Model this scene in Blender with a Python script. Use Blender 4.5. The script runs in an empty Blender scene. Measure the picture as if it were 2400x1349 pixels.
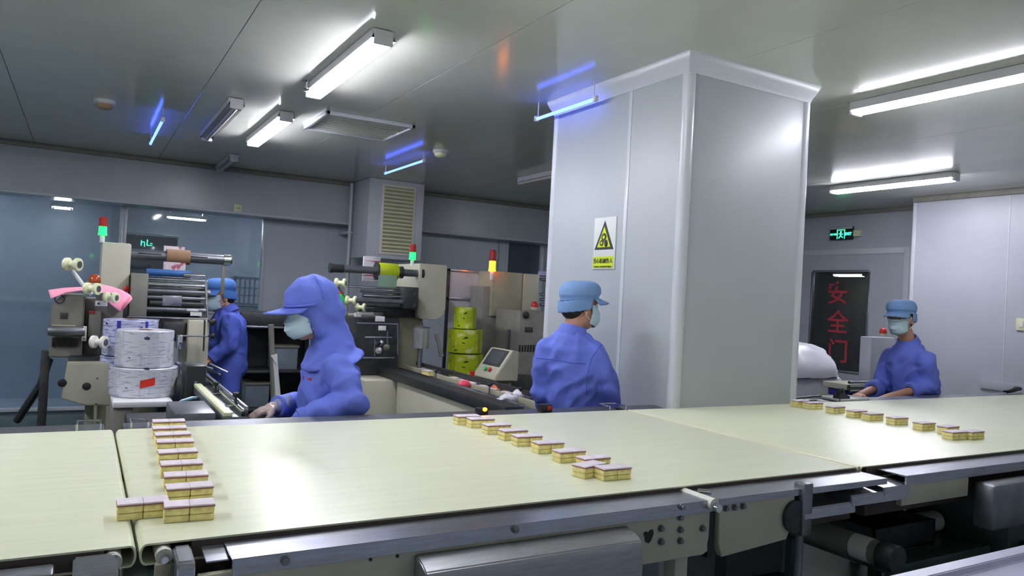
import bpy, bmesh, math, random
from mathutils import Vector, Matrix, noise

# ------------------------------------------------------------------ camera, world, exposure
SC = bpy.context.scene
COL = SC.collection
FPX, CX, CY = 1749.0, 1200.0, 674.5
YAW, PITCH, ROLL = math.radians(29.9), math.radians(0.66), math.radians(3.0)
EYE = Vector((0, 0, 1.52))
FW = Vector((math.sin(YAW) * math.cos(PITCH), math.cos(YAW) * math.cos(PITCH), math.sin(PITCH)))
_R0 = Vector((math.cos(YAW), -math.sin(YAW), 0)); _U0 = _R0.cross(FW)
RT = _R0 * math.cos(ROLL) + _U0 * math.sin(ROLL)
UP = _U0 * math.cos(ROLL) - _R0 * math.sin(ROLL)
cam_data = bpy.data.cameras.new('camera'); cam = bpy.data.objects.new('camera', cam_data); COL.objects.link(cam)
cam_data.sensor_width = 36; cam_data.sensor_fit = 'HORIZONTAL'; cam_data.lens = 36 * FPX / 2400
cam_data.clip_start = 0.02
cam.matrix_world = Matrix(((RT.x, UP.x, -FW.x, EYE.x), (RT.y, UP.y, -FW.y, EYE.y), (RT.z, UP.z, -FW.z, EYE.z), (0, 0, 0, 1)))
SC.camera = cam
W = bpy.data.worlds.new('world'); SC.world = W; W.use_nodes = True
W.node_tree.nodes['Background'].inputs[0].default_value = (0.9, 0.97, 1.0, 1)
W.node_tree.nodes['Background'].inputs[1].default_value = 0.12
SC.view_settings.view_transform = 'Standard'; SC.view_settings.look = 'None'
SC.view_settings.exposure = 1.6; SC.view_settings.gamma = 1.0; SC.view_settings.use_curve_mapping = False
TUBE = 26.0          # radiance of a lit fluorescent tube
SC.cycles.max_bounces = 7; SC.cycles.diffuse_bounces = 4; SC.cycles.glossy_bounces = 3; SC.cycles.transparent_max_bounces = 6; SC.cycles.caustics_reflective = False; SC.cycles.caustics_refractive = False
random.seed(7)


# ------------------------------------------------------------------ helpers
def at(px, py, X=None, Y=None, Z=None):
    """Point of the place seen at a photo pixel, on the plane X, Y or Z = const (used to take measures off the photo)."""
    d = FW * FPX + RT * (px - CX) - UP * (py - CY)
    if X is not None: t = (X - EYE.x) / d.x
    elif Y is not None: t = (Y - EYE.y) / d.y
    else: t = (Z - EYE.z) / d.z
    return EYE + d * t


def rect(px0, py0, px1, py1, Y):
    xm, ym = (px0 + px1) / 2, (py0 + py1) / 2
    return at(px0, ym, Y=Y).x, at(px1, ym, Y=Y).x, at(xm, py1, Y=Y).z, at(xm, py0, Y=Y).z


def lin(h):
    h = h.lstrip('#'); o = []
    for i in (0, 2, 4):
        v = int(h[i:i + 2], 16) / 255
        o.append(v / 12.92 if v <= 0.04045 else ((v + 0.055) / 1.055) ** 2.4)
    return (*o, 1.0)


def mat(name, col, rough=0.5, metal=0.0, var=0.12, scale=8.0, bump=0.0, stretch=None, emit=None, estr=0.0, spec=0.5):
    m = bpy.data.materials.new(name); m.use_nodes = True
    nt = m.node_tree; b = nt.nodes['Principled BSDF']
    c = lin(col) if isinstance(col, str) else col
    tc = nt.nodes.new('ShaderNodeTexCoord'); nz = nt.nodes.new('ShaderNodeTexNoise')
    nz.inputs['Scale'].default_value = scale; nz.inputs['Detail'].default_value = 5
    src = tc.outputs['Object']
    if stretch:
        mp = nt.nodes.new('ShaderNodeMapping'); mp.inputs['Scale'].default_value = stretch
        nt.links.new(src, mp.inputs[0]); src = mp.outputs[0]
    nt.links.new(src, nz.inputs['Vector'])
    rp = nt.nodes.new('ShaderNodeValToRGB')
    rp.color_ramp.elements[0].position = 0.3; rp.color_ramp.elements[1].position = 0.7
    rp.color_ramp.elements[0].color = tuple(v * (1 - var) for v in c[:3]) + (1,)
    rp.color_ramp.elements[1].color = tuple(min(1, v * (1 + var)) for v in c[:3]) + (1,)
    nt.links.new(nz.outputs['Fac'], rp.inputs[0]); nt.links.new(rp.outputs[0], b.inputs['Base Color'])
    b.inputs['Roughness'].default_value = rough; b.inputs['Metallic'].default_value = metal
    b.inputs['Specular IOR Level'].default_value = spec
    if bump:
        bp = nt.nodes.new('ShaderNodeBump'); bp.inputs['Strength'].default_value = bump; bp.inputs['Distance'].default_value = 0.01
        nt.links.new(nz.outputs['Fac'], bp.inputs['Height']); nt.links.new(bp.outputs[0], b.inputs['Normal'])
    if emit:
        b.inputs['Emission Color'].default_value = lin(emit); b.inputs['Emission Strength'].default_value = estr
    return m


def film_mat(name, base, inks, scale=22.0, rough=0.25, cyl=0.0):
    """printed wrapping film: blotches of ink on a base colour. inks: (colour, low, high, scale)"""
    m = mat(name, base, rough, 0, 0.12, 6)
    nt = m.node_tree; b = nt.nodes['Principled BSDF']
    prev = b.inputs['Base Color'].links[0].from_socket
    tc = nt.nodes.new('ShaderNodeTexCoord'); src = tc.outputs['Object']
    if cyl:                       # print runs round the roll: angle and height
        sp_ = nt.nodes.new('ShaderNodeSeparateXYZ'); nt.links.new(src, sp_.inputs[0])
        an = nt.nodes.new('ShaderNodeMath'); an.operation = 'ARCTAN2'; nt.links.new(sp_.outputs[1], an.inputs[0]); nt.links.new(sp_.outputs[0], an.inputs[1])
        ml = nt.nodes.new('ShaderNodeMath'); ml.operation = 'MULTIPLY'; ml.inputs[1].default_value = cyl; nt.links.new(an.outputs[0], ml.inputs[0])
        cb_ = nt.nodes.new('ShaderNodeCombineXYZ'); nt.links.new(ml.outputs[0], cb_.inputs[0]); nt.links.new(sp_.outputs[2], cb_.inputs[1]); src = cb_.outputs[0]
    for k, (col, lo, hi, sc, st) in enumerate(inks):
        mp = nt.nodes.new('ShaderNodeMapping'); mp.inputs['Scale'].default_value = st; mp.inputs['Location'].default_value = (k * 3.7, k * 1.3, k * 2.1)
        v = nt.nodes.new('ShaderNodeTexNoise'); v.inputs['Scale'].default_value = sc; v.inputs['Detail'].default_value = 3
        rp = nt.nodes.new('ShaderNodeValToRGB'); rp.color_ramp.elements[0].position = lo; rp.color_ramp.elements[1].position = hi
        mx = nt.nodes.new('ShaderNodeMixRGB'); mx.inputs[2].default_value = lin(col)
        nt.links.new(src, mp.inputs[0]); nt.links.new(mp.outputs[0], v.inputs['Vector'])
        nt.links.new(v.outputs['Fac'], rp.inputs[0]); nt.links.new(rp.outputs[0], mx.inputs[0]); nt.links.new(prev, mx.inputs[1])
        prev = mx.outputs[0]
    nt.links.new(prev, b.inputs['Base Color'])
    return m


def clear_mat(name, tint, amount, rough=0.03, gloss=0.045):
    m = bpy.data.materials.new(name); m.use_nodes = True; nt = m.node_tree
    nt.nodes.remove(nt.nodes['Principled BSDF']); out = nt.nodes['Material Output']
    tr = nt.nodes.new('ShaderNodeBsdfTransparent'); tr.inputs[0].default_value = tint
    df = nt.nodes.new('ShaderNodeBsdfDiffuse'); df.inputs[0].default_value = (0.75, 0.8, 0.85, 1)
    gl = nt.nodes.new('ShaderNodeBsdfGlossy'); gl.inputs['Roughness'].default_value = rough
    nz = nt.nodes.new('ShaderNodeTexNoise'); nz.inputs['Scale'].default_value = 9
    mr = nt.nodes.new('ShaderNodeMath'); mr.operation = 'MULTIPLY'; mr.inputs[1].default_value = amount * 2
    nt.links.new(nz.outputs['Fac'], mr.inputs[0])
    a = nt.nodes.new('ShaderNodeMixShader'); nt.links.new(mr.outputs[0], a.inputs[0]); nt.links.new(tr.outputs[0], a.inputs[1]); nt.links.new(df.outputs[0], a.inputs[2])
    fr = nt.nodes.new('ShaderNodeMixShader'); fr.inputs[0].default_value = gloss
    nt.links.new(a.outputs[0], fr.inputs[1]); nt.links.new(gl.outputs[0], fr.inputs[2]); nt.links.new(fr.outputs[0], out.inputs[0])
    return m


class MB:
    """collects shapes; build() links them as one mesh object"""
    def __init__(s): s.bm = bmesh.new()

    def box(s, x0, x1, y0, y1, z0, z1, b=0.0, seg=2):
        x0, x1 = min(x0, x1), max(x0, x1); y0, y1 = min(y0, y1), max(y0, y1); z0, z1 = min(z0, z1), max(z0, z1)
        r = bmesh.ops.create_cube(s.bm, size=1)['verts']
        for v in r:
            v.co = Vector((x0 + (v.co.x + .5) * (x1 - x0), y0 + (v.co.y + .5) * (y1 - y0), z0 + (v.co.z + .5) * (z1 - z0)))
        if b:
            b = min(b, (x1 - x0) * .45, (y1 - y0) * .45, (z1 - z0) * .45)
            es = list({e for v in r for e in v.link_edges})
            bmesh.ops.bevel(s.bm, geom=es, offset=b, segments=seg, affect='EDGES', profile=0.5)
        return s

    def cyl(s, p0, p1, r0, r1=None, n=20, cap=True):
        p0, p1 = Vector(p0), Vector(p1); r1 = r0 if r1 is None else r1
        ax = (p1 - p0).normalized(); a = ax.orthogonal().normalized(); c = ax.cross(a)
        R = [[s.bm.verts.new(p + (a * math.cos(2 * math.pi * i / n) + c * math.sin(2 * math.pi * i / n)) * r) for i in range(n)] for p, r in ((p0, r0), (p1, r1))]
        for i in range(n): s.bm.faces.new((R[0][i], R[0][(i + 1) % n], R[1][(i + 1) % n], R[1][i]))
        if cap: s.bm.faces.new(R[0][::-1]); s.bm.faces.new(R[1])
        return s

    def lathe(s, prof, o, ax=(0, 0, 1), n=28):
        o, ax = Vector(o), Vector(ax).normalized(); a = ax.orthogonal().normalized(); c = ax.cross(a); prev = None
        for r, h in prof:
            if r < 1e-5: cur = [s.bm.verts.new(o + ax * h)]
            else: cur = [s.bm.verts.new(o + ax * h + (a * math.cos(2 * math.pi * i / n) + c * math.sin(2 * math.pi * i / n)) * r) for i in range(n)]
            if prev:
                for i in range(n):
                    j = (i + 1) % n
                    if len(prev) == 1 and len(cur) > 1: s.bm.faces.new((prev[0], cur[j], cur[i]))
                    elif len(cur) == 1 and len(prev) > 1: s.bm.faces.new((prev[i], prev[j], cur[0]))
                    elif len(cur) > 1: s.bm.faces.new((prev[i], prev[j], cur[j], cur[i]))
            prev = cur
        return s

    def prism(s, pts, ax, a0, a1, b=0.0):
        f = {'x': lambda p, a: (a, p[0], p[1]), 'y': lambda p, a: (p[0], a, p[1]), 'z': lambda p, a: (p[0], p[1], a)}[ax]
        A = [s.bm.verts.new(f(p, a0)) for p in pts]; B = [s.bm.verts.new(f(p, a1)) for p in pts]; n = len(pts)
        fs = [s.bm.faces.new(A), s.bm.faces.new(B[::-1])] + [s.bm.faces.new((A[i], B[i], B[(i + 1) % n], A[(i + 1) % n])) for i in range(n)]
        if b: bmesh.ops.bevel(s.bm, geom=list({e for q in fs for e in q.edges}), offset=b, segments=2, affect='EDGES')
        return s

    def quads(s, grid, close=False):
        V = [[s.bm.verts.new(p) for p in row] for row in grid]
        for i in range(len(V) - 1):
            m = len(V[i])
            for j in range(m if close else m - 1):
                s.bm.faces.new((V[i][j], V[i][(j + 1) % m], V[i + 1][(j + 1) % m], V[i + 1][j]))
        return s

    def ell(s, c, r, rot=None, u=20, v=14):
        q = bmesh.ops.create_uvsphere(s.bm, u_segments=u, v_segments=v, radius=1)['verts']
        for w in q:
            p = Vector((w.co.x * r[0], w.co.y * r[1], w.co.z * r[2]))
            if rot is not None: p = rot @ p
            w.co = Vector(c) + p
        return s

    def tube(s, path, r, n=10):
        path = [Vector(p) for p in path]; rings = []
        rr = r if isinstance(r, (list, tuple)) else [r] * len(path)
        a = None
        for i, p in enumerate(path):
            t = (path[min(i + 1, len(path) - 1)] - path[max(i - 1, 0)]).normalized()
            a = t.orthogonal().normalized() if a is None else (a - t * a.dot(t)).normalized()
            c = t.cross(a)
            rings.append([s.bm.verts.new(p + (a * math.cos(2 * math.pi * k / n) + c * math.sin(2 * math.pi * k / n)) * rr[i]) for k in range(n)])
        for i in range(len(rings) - 1):
            for k in range(n): s.bm.faces.new((rings[i][k], rings[i][(k + 1) % n], rings[i + 1][(k + 1) % n], rings[i + 1][k]))
        s.bm.faces.new(rings[0][::-1]); s.bm.faces.new(rings[-1])
        return s

    def mesh(s, name, m=None, smooth=35):
        bmesh.ops.recalc_face_normals(s.bm, faces=s.bm.faces[:])
        me = bpy.data.meshes.new(name); s.bm.to_mesh(me); s.bm.free()
        if m: me.materials.append(m)
        if smooth:
            me.shade_smooth(); me.set_sharp_from_angle(angle=math.radians(smooth))
        return me

    def build(s, name, m, parent=None, smooth=35):
        return link(name, s.mesh(name, m, smooth), parent)


def link(name, data, parent=None):
    o = bpy.data.objects.new(name, data); COL.objects.link(o)
    if parent is not None:
        o.parent = parent
        if parent.type == 'EMPTY' and not parent.get('local'):
            o.matrix_parent_inverse = Matrix.Translation(parent.location).inverted()
    return o


def tag(o, label=None, cat=None, group=None, kind=None):
    if label: o['label'] = label
    if cat: o['category'] = cat
    if group: o['group'] = group
    if kind: o['kind'] = kind
    return o


def thing(name, label, cat, loc=(0, 0, 0), group=None, local=False, rz=0.0):
    o = bpy.data.objects.new(name, None); COL.objects.link(o); o.location = loc; o.empty_display_size = 0.1
    o.rotation_euler = (0, 0, rz)
    if local: o['local'] = 1
    return tag(o, label, cat, group)


def struct(o): o['kind'] = 'structure'; return o


def copy_tree(o, parent=None):
    c = o.copy(); COL.objects.link(c)
    if parent is not None: c.parent = parent
    for ch in o.children: copy_tree(ch, c)
    return c


def text(name, body, size, m, origin, xdir, ydir, parent=None, depth=0.001, bold=0.0, align='CENTER'):
    cu = bpy.data.curves.new('lettering', 'FONT'); cu.body = body; cu.size = size; cu.extrude = depth; cu.offset = bold
    cu.align_x = align; cu.align_y = 'CENTER'
    t = bpy.data.objects.new('lettering', cu); COL.objects.link(t)
    dg = bpy.context.evaluated_depsgraph_get(); dg.update()
    me = bpy.data.meshes.new_from_object(t.evaluated_get(dg)); bpy.data.objects.remove(t); bpy.data.curves.remove(cu)
    x, y = Vector(xdir).normalized(), Vector(ydir).normalized(); z = x.cross(y); o = Vector(origin)
    me.transform(Matrix(((x.x, y.x, z.x, o.x), (x.y, y.y, z.y, o.y), (x.z, y.z, z.z, o.z), (0, 0, 0, 1))))
    me.materials.clear(); me.materials.append(m)
    return link(name, me, parent)


# ------------------------------------------------------------------ materials
m_ceil = mat('ceiling_panel', '#d2d5cb', 0.15, 0, 0.04, 3, spec=0.35)
m_wall = mat('wall_panel', '#b9c2cc', 0.32, 0, 0.04, 2)
m_wallr = mat('wall_panel_bright', '#acb0ba', 0.35, 0, 0.03, 2)
m_beam = mat('soffit_panel', '#aab2b6', 0.3, 0, 0.05, 2)
m_pillar = mat('pillar_panel', '#a6acb0', 0.42, 0, 0.03, 2)
m_trim = mat('white_trim', '#bfc4ca', 0.3, 0, 0.03, 4)
m_floor = mat('green_epoxy', '#3c5149', 0.25, 0, 0.2, 3)
m_dark = mat('dark_void', '#23282a', 0.6, 0, 0.2, 5)
m_belt = mat('cream_belt', '#dde0c3', 0.32, 0, 0.045, 3, stretch=(1.2, 14, 1))
m_steel = mat('stainless', '#a9abb4', 0.26, 0.9, 0.12, 14, stretch=(1, 12, 12))
m_steeld = mat('dull_steel', '#7c7f84', 0.38, 0.8, 0.2, 12)
m_chrome = mat('chrome', '#d8dadc', 0.12, 1.0, 0.05, 12)
m_iron = mat('dark_iron', '#3f4142', 0.45, 0.5, 0.25, 20)
m_black = mat('black_plastic', '#1b1d1e', 0.45, 0, 0.15, 12)
m_beige = mat('beige_paint', '#b3b19e', 0.4, 0, 0.06, 5)
m_beiged = mat('worn_beige_paint', '#98957f', 0.45, 0, 0.12, 7)
m_greyp = mat('grey_paint', '#7d7c74', 0.45, 0, 0.12, 9)
m_lampw = mat('lamp_white', '#cfd0d2', 0.4, 0, 0.03, 6)
m_lampoff = mat('unlit_tube', '#c9c6c0', 0.3, 0, 0.05, 6)
m_tube = mat('lit_tube', '#ffffff', 0.4, 0, 0.0, 5, emit='#f4f4ff', estr=TUBE)
m_uv = mat('uv_tube', '#6f86ff', 0.3, 0, 0.02, 5, emit='#4a66ff', estr=2.2)
m_cream = mat('cream_nylon', '#d9dcb4', 0.35, 0, 0.05, 12)
m_nylon = mat('white_nylon', '#dcdad0', 0.4, 0, 0.05, 12)
m_red = mat('red_plastic', '#c3261f', 0.35, 0, 0.1, 12)
m_orange = mat('orange_beacon', '#9c3f1c', 0.2, 0, 0.2, 14, emit='#d2451a', estr=0.01)
m_greenlit = mat('lit_green_lens', '#3df090', 0.3, 0, 0.02, 8, emit='#04d034', estr=1.9)
m_amberlit = mat('lit_amber_lens', '#ffb040', 0.3, 0, 0.02, 8, emit='#ff7a12', estr=3.5)
m_redlens = mat('red_lens', '#a32622', 0.25, 0, 0.08, 10)
m_blue = mat('blue_sleeve', '#2a5c98', 0.4, 0, 0.1, 12)
m_pink = mat('pink_cloth', '#f09cb4', 0.8, 0, 0.08, 9, bump=0.2)
m_card = mat('cardboard_core', '#8d6e52', 0.7, 0, 0.12, 14)
m_jacket = mat('blue_workwear', '#6274d2', 0.75, 0, 0.1, 7, bump=0.15)
m_jacketb = mat('deep_blue_workwear', '#4a5ebe', 0.75, 0, 0.1, 7, bump=0.15)
m_cap = mat('light_blue_cap', '#7598c8', 0.75, 0, 0.08, 9, bump=0.12)
m_mask = mat('mask_fabric', '#b9d3df', 0.8, 0, 0.04, 20)
m_skin = mat('skin', '#c08f78', 0.5, 0, 0.06, 10)
m_hair = mat('black_hair', '#1b1715', 0.5, 0, 0.2, 40)
m_sponge = mat('sponge_cake', '#eadd98', 0.85, 0, 0.16, 60, bump=0.3)
m_jam = mat('jam_line', '#96505a', 0.6, 0, 0.15, 40)
m_icing = mat('pale_icing', '#ddd2da', 0.6, 0, 0.1, 40)
m_bag = mat('white_plastic_bag', '#dfdfea', 0.35, 0, 0.04, 7, bump=0.15)
m_screen = mat('touch_screen', '#4b5056', 0.15, 0, 0.06, 6)
m_signw = mat('sign_white', '#cdd2cf', 0.4, 0, 0.02, 5)
m_signy = mat('sign_yellow', '#c4d824', 0.4, 0, 0.03, 5)
m_signk = mat('sign_black', '#23261c', 0.5, 0, 0.05, 9)
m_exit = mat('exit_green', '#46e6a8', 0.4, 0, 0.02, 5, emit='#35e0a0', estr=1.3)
m_redtext = mat('red_letter_film', '#b03a48', 0.5, 0, 0.06, 9)
m_glass = clear_mat('pane_glass', (0.84, 0.9, 0.93, 1), 0.04)
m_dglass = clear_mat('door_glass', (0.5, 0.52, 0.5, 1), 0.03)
m_glove = clear_mat('clear_glove', (0.97, 0.97, 0.97, 1), 0.26, 0.15, 0.16)
m_crate = mat('crate_plastic', '#7e8c98', 0.5, 0, 0.1, 9)
m_paper = mat('paper_white', '#d8d9dc', 0.6, 0, 0.04, 9)
m_tapered = mat('red_tape', '#d4321f', 0.4, 0, 0.06, 9)
m_filmw = film_mat('white_printed_film', '#c2c5ce', [('#d2d4da', .50, .51, 5, (1.6, .15, 1)), ('#a9aebf', .56, .6, 38, (.5, 3.2, 1)), ('#b8a680', .66, .7, 13, (1, 1, 1)), ('#34384c', .685, .695, 19, (.7, 1.5, 1)), ('#9fa5b6', .60, .62, 7, (.3, 4, 1))], cyl=.15)
m_filmb = film_mat('white_blue_printed_film', '#bcc0da', [('#8288bc', .53, .57, 34, (.5, 2.6, 1)), ('#30386f', .68, .7, 22, (.7, 1.5, 1))], cyl=.15)
m_filmg = film_mat('green_printed_film', '#a6b81e', [('#c6cc80', .58, .64, 9, (1, 1, 1)), ('#8f9a1c', .56, .6, 6, (1.2, .3, 1)), ('#c08a28', .68, .73, 6, (1, 1, 1)), ('#2c3a16', .675, .685, 17, (.8, 1.3, 1))], cyl=.15)
m_stripe = mat('blue_print_stripe', '#332f9a', 0.35, 0, 0.04, 9)
m_hose = mat('blue_hose', '#7fa9c4', 0.3, 0, 0.05, 9)
m_greencl = mat('green_label', '#34c060', 0.6, 0, 0.08, 12)

# ------------------------------------------------------------------ the setting
ZT = 2.85                     # ceiling height
fl = struct(MB().box(-4, 10, -1.2, 13.6, -0.1, 0).build('floor', m_floor)); tag(fl, 'dark green coated factory floor under the machines')
ce = struct(MB().box(-4, 10, -1.2, 13.6, ZT + 0.02, ZT + 0.12).build('ceiling', m_dark)); tag(ce, 'glossy grey panelled ceiling with lamps')
xs = [-4 + 1.165 * i for i in range(13)]
for i in range(12):
    MB().box(xs[i] + 0.0016, xs[i + 1] - 0.0016, -1.2, 9.45, ZT, ZT + 0.02, 0.002, 1).build('ceiling_panel', m_ceil, ce)
YB = 9.5
zb = at(400, 487, Y=9.2).z    # underside of the soffit
bm_ = struct(MB().box(-4, 8.55, 9.2, 9.6, zb, ZT).build('wall_soffit', m_beam)); tag(bm_, 'pale grey soffit band along the top of the back wall')
MB().box(-4, 8.55, 9.185, 9.2, zb, zb + 0.03, 0.004).build('edge_strip', m_trim, bm_)
MB().box(-4, 8.55, 9.17, 9.2, ZT - 0.05, ZT, 0.01).build('cove_strip', m_greyp, bm_)

# back wall with two glazed openings
xw0, xw1 = at(285, 600, Y=YB).x, at(620, 600, Y=YB).x
xv0, xv1 = at(1185, 610, Y=YB).x, at(1275, 610, Y=YB).x
zs = at(600, 738, Y=YB).z
wb = MB().box(xw0, xw1, YB, YB + 0.08, 0, zs).box(xw1, xv0, YB, YB + 0.08, 0, zb + .05).box(xv0, xv1, YB, YB + 0.08, 0, 0.95).box(xv1, 8.6, YB, YB + 0.08, 0, zb + .05).build('wall_back', m_wall)
struct(wb); tag(wb, 'pale grey back wall of smooth metal panels')
for x in (xw1 + 1.05, 3.0, 5.2):
    MB().box(x, x + 0.012, YB - 0.004, YB, 0, zb).build('panel_joint', m_greyp, wb)
def window(n, x0, x1, z0, z1, label, mull=()):
    t = thing('window_%d' % n, label, 'window', (x0, YB, z0)); struct(t)
    MB().box(x0, x1, YB + .03, YB + .04, z0, z1).build('pane', m_glass, t)
    w = 0.035
    MB().box(x0, x0 + w, YB - .02, YB + .08, z0, z1, .004).build('frame_post', m_trim, t)
    MB().box(x1 - w, x1, YB - .02, YB + .08, z0, z1, .004).build('frame_post', m_trim, t)
    MB().box(x0 + w, x1 - w, YB - .018, YB + .08, z0, z0 + w, .004).build('frame_rail', m_trim, t)
    MB().box(x0 + w, x1 - w, YB - .018, YB + .08, z1 - w, z1, .004).build('frame_rail', m_trim, t)
    for x in mull: MB().box(x, x + .02, YB - .01, YB + .07, z0, z1, .004).build('frame_post', m_trim, t)
window(1, xw0, xw1, zs, zb + .04, 'wide interior window with crates visible behind its glass')
window(2, -4, xw0, 0.02, zb + .04, 'full height glazed wall panel on the far side of the striped roll machine', (-1.6,))
window(3, xv0, xv1, 0.95, zb + .04, 'narrow interior window beside the pillar')
# next room behind the glass
nb = struct(MB().box(-4, 10, 13.3, 13.4, 0, ZT + .1).build('wall_next_room', mat('next_room_wall', '#8e99a6', .4, 0, .05, 2))); tag(nb, 'blue grey wall of the next room behind the windows')
MB().box(-4, 10, 9.6, 13.4, ZT - .1, ZT).build('next_room_ceiling', m_beam, nb)
MB().box(-4, 10, 9.6, 13.3, 0, .01).build('next_room_floor', mat('next_room_floor', '#8e99a6', .5, 0, .05, 2), nb)
MB().box(-4, xw0 - .1, 10.6, 10.7, 0, ZT).build('next_room_partition', mat('partition_blue_grey', '#98a4b2', .4, 0, .05, 2), nb)
wl = struct(MB().box(-4.1, -4, -1.2, 13.4, 0, ZT).build('wall_left', m_wall)); tag(wl, 'pale panel wall closing the hall beyond the left machine')
XD, XR = 8.55, 7.95
yj = at(2137, 600, X=XR).y
# door wall
dy0, dy1 = at(2128, 700, X=XD).y, at(1830, 700, X=XD).y
zd = at(2000, 583, X=XD).z
wr = MB().box(XD, XD + .1, yj - .3, dy0, 0, ZT).box(XD, XD + .1, dy1, 13.4, 0, ZT).box(XD, XD + .1, dy0, dy1, zd, ZT).build('wall_door_side', m_wallr); struct(wr); tag(wr, 'pale lavender wall around the safety door')
MB().box(XD - .03, XD, yj - .2, 9.2, ZT - .05, ZT, .008).build('cove_strip', m_greyp, wr)
wr2 = struct(MB().box(XR, XR + .5, -1.2, yj, 0, ZT).build('wall_right', m_wallr)); tag(wr2, 'bright lavender panel wall beside the far conveyor')
MB().box(XR - .03, XR, -1.2, yj, ZT - .06, ZT, .008).build('cove_strip', m_greyp, wr2)
MB().box(XR - .012, XR + .02, yj - .04, yj + .004, 0, ZT - .05, .006).build('corner_strip', m_trim, wr2)
for y in (yj - 1.0, yj - 2.0, yj - 3.0):
    MB().box(XR - .003, XR, y, y + .01, 0, ZT - .06).build('panel_joint', m_trim, wr2)
MB().box(XR - .02, XR, yj - 4, at(2300, 880, X=XR).y, .84, .93, .006).build('wall_duct', m_wallr, wr2)
# safety door
dr = thing('door_1', 'white safety door with a dark glass panel and red characters', 'door', (XD, dy0, 0)); struct(dr)
gy0, gy1 = at(2032, 750, X=XD).y, at(1900, 750, X=XD).y
gz1 = at(1965, 636, X=XD).z; gz0 = at(1965, 868, X=XD).z
MB().box(XD - .012, XD + .05, dy0, dy0 + .07, 0, zd, .006).build('frame_post', m_trim, dr)
MB().box(XD - .012, XD + .05, dy1 - .07, dy1, 0, zd, .006).build('frame_post', m_trim, dr)
MB().box(XD - .012, XD + .05, dy0 + .07, dy1 - .07, zd - .07, zd, .004).build('frame_rail', m_trim, dr)
leaf = MB().box(XD, XD + .045, dy0 + .07, gy0, .01, zd - .07).box(XD, XD + .045, gy1, dy1 - .07, .01, zd - .07).box(XD, XD + .045, gy0, gy1, gz1, zd - .07).box(XD, XD + .045, gy0, gy1, .01, gz0).build('door_leaf', m_wallr, dr)
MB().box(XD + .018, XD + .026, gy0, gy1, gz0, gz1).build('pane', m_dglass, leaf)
for a in ((gy0 - .02, gy0 + .01, gz0, gz1), (gy1 - .01, gy1 + .02, gz0, gz1), (gy0, gy1, gz1 - .01, gz1 + .02), (gy0, gy1, gz0 - .02, gz0 + .01)):
    MB().box(XD - .008, XD + .02, *a, .003).build('glazing_bead', m_steel, leaf)
for ch, py in (('安', 690), ('全', 758), ('门', 826)):
    p = at(1963, py, X=XD + .014)
    text('character', ch, .32, m_redtext, p, (0, -1, 0), (0, 0, 1), leaf, .0015, .004)
# the dim passage seen through the door glass
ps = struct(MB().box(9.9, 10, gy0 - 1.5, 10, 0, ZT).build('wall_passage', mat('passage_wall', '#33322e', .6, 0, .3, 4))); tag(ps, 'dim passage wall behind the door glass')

la, lb = at(1957, 646, X=9.4), at(2026, 646, X=9.4)
PASS_LAMP = (9.4, lb.y, la.y, la.z)
# pillar
PX0, PX1, PY0, PY1 = 2.71, 3.66, 2.96, 4.25
pl = struct(MB().box(PX0, PX1, PY0, PY1, 0, ZT, .02, 3).build('pillar', m_pillar)); tag(pl, 'big square pillar clad in pale grey panels beside the belt')
for x, y in ((PX0, PY0), (PX1, PY0), (PX0, PY1)):
    MB().lathe([(0, 0), (.035, 0), (.035, ZT - .1), (0, ZT - .1)], (x + (.022 if x == PX0 else -.022), y + (.022 if y == PY0 else -.022), 0), n=20).build('corner_strip', m_trim, pl)
def cove(pts, name, m, parent):          # a quarter-round strip swept round the pillar head
    mb = MB(); prof = [(0, 0), (.004, .0), (.012, .025), (.03, .06), (.042, .09), (.042, .1), (0, .1)]
    rings = []
    for (x, y, nx, ny) in pts: rings.append([(x + nx * o, y + ny * o, ZT - .1 + h) for o, h in prof])
    mb.quads(rings, close=True); return mb.build(name, m, parent, 50)
cove([(PX0, PY1, -1, 1), (PX0, PY0, -1, -1), (PX1, PY0, 1, -1), (PX1, PY1, 1, 1), (PX0, PY1, -1, 1)], 'cove_strip', m_trim, pl)
ym = at(1480, 300, X=PX0).y
MB().box(PX0 - .003, PX0 + .01, ym, ym + .03, 0, ZT - .1, .001).build('panel_joint', m_trim, pl)

# viewing window sill on the camera's side of the hall
sp = at(2400, 1270, Z=1.0)
sill = struct(MB().prism([(sp.y, .985), (sp.y - .01, 1.0), (sp.y - .05, 1.004), (sp.y - .06, .992), (sp.y - .33, .992), (sp.y - .33, .9), (sp.y, .9)], 'x', -3.5, 7.9, .002).build('window_sill', mat('sill_paint', '#b4b6d4', .28, 0, .06, 6))); tag(sill, 'lavender metal sill of the viewing window at the corridor')
wf = struct(MB().box(-4, 7.95, sp.y - .3, sp.y - .02, 0, .9).build('wall_front', m_wall)); tag(wf, 'low wall below the viewing window')

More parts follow.
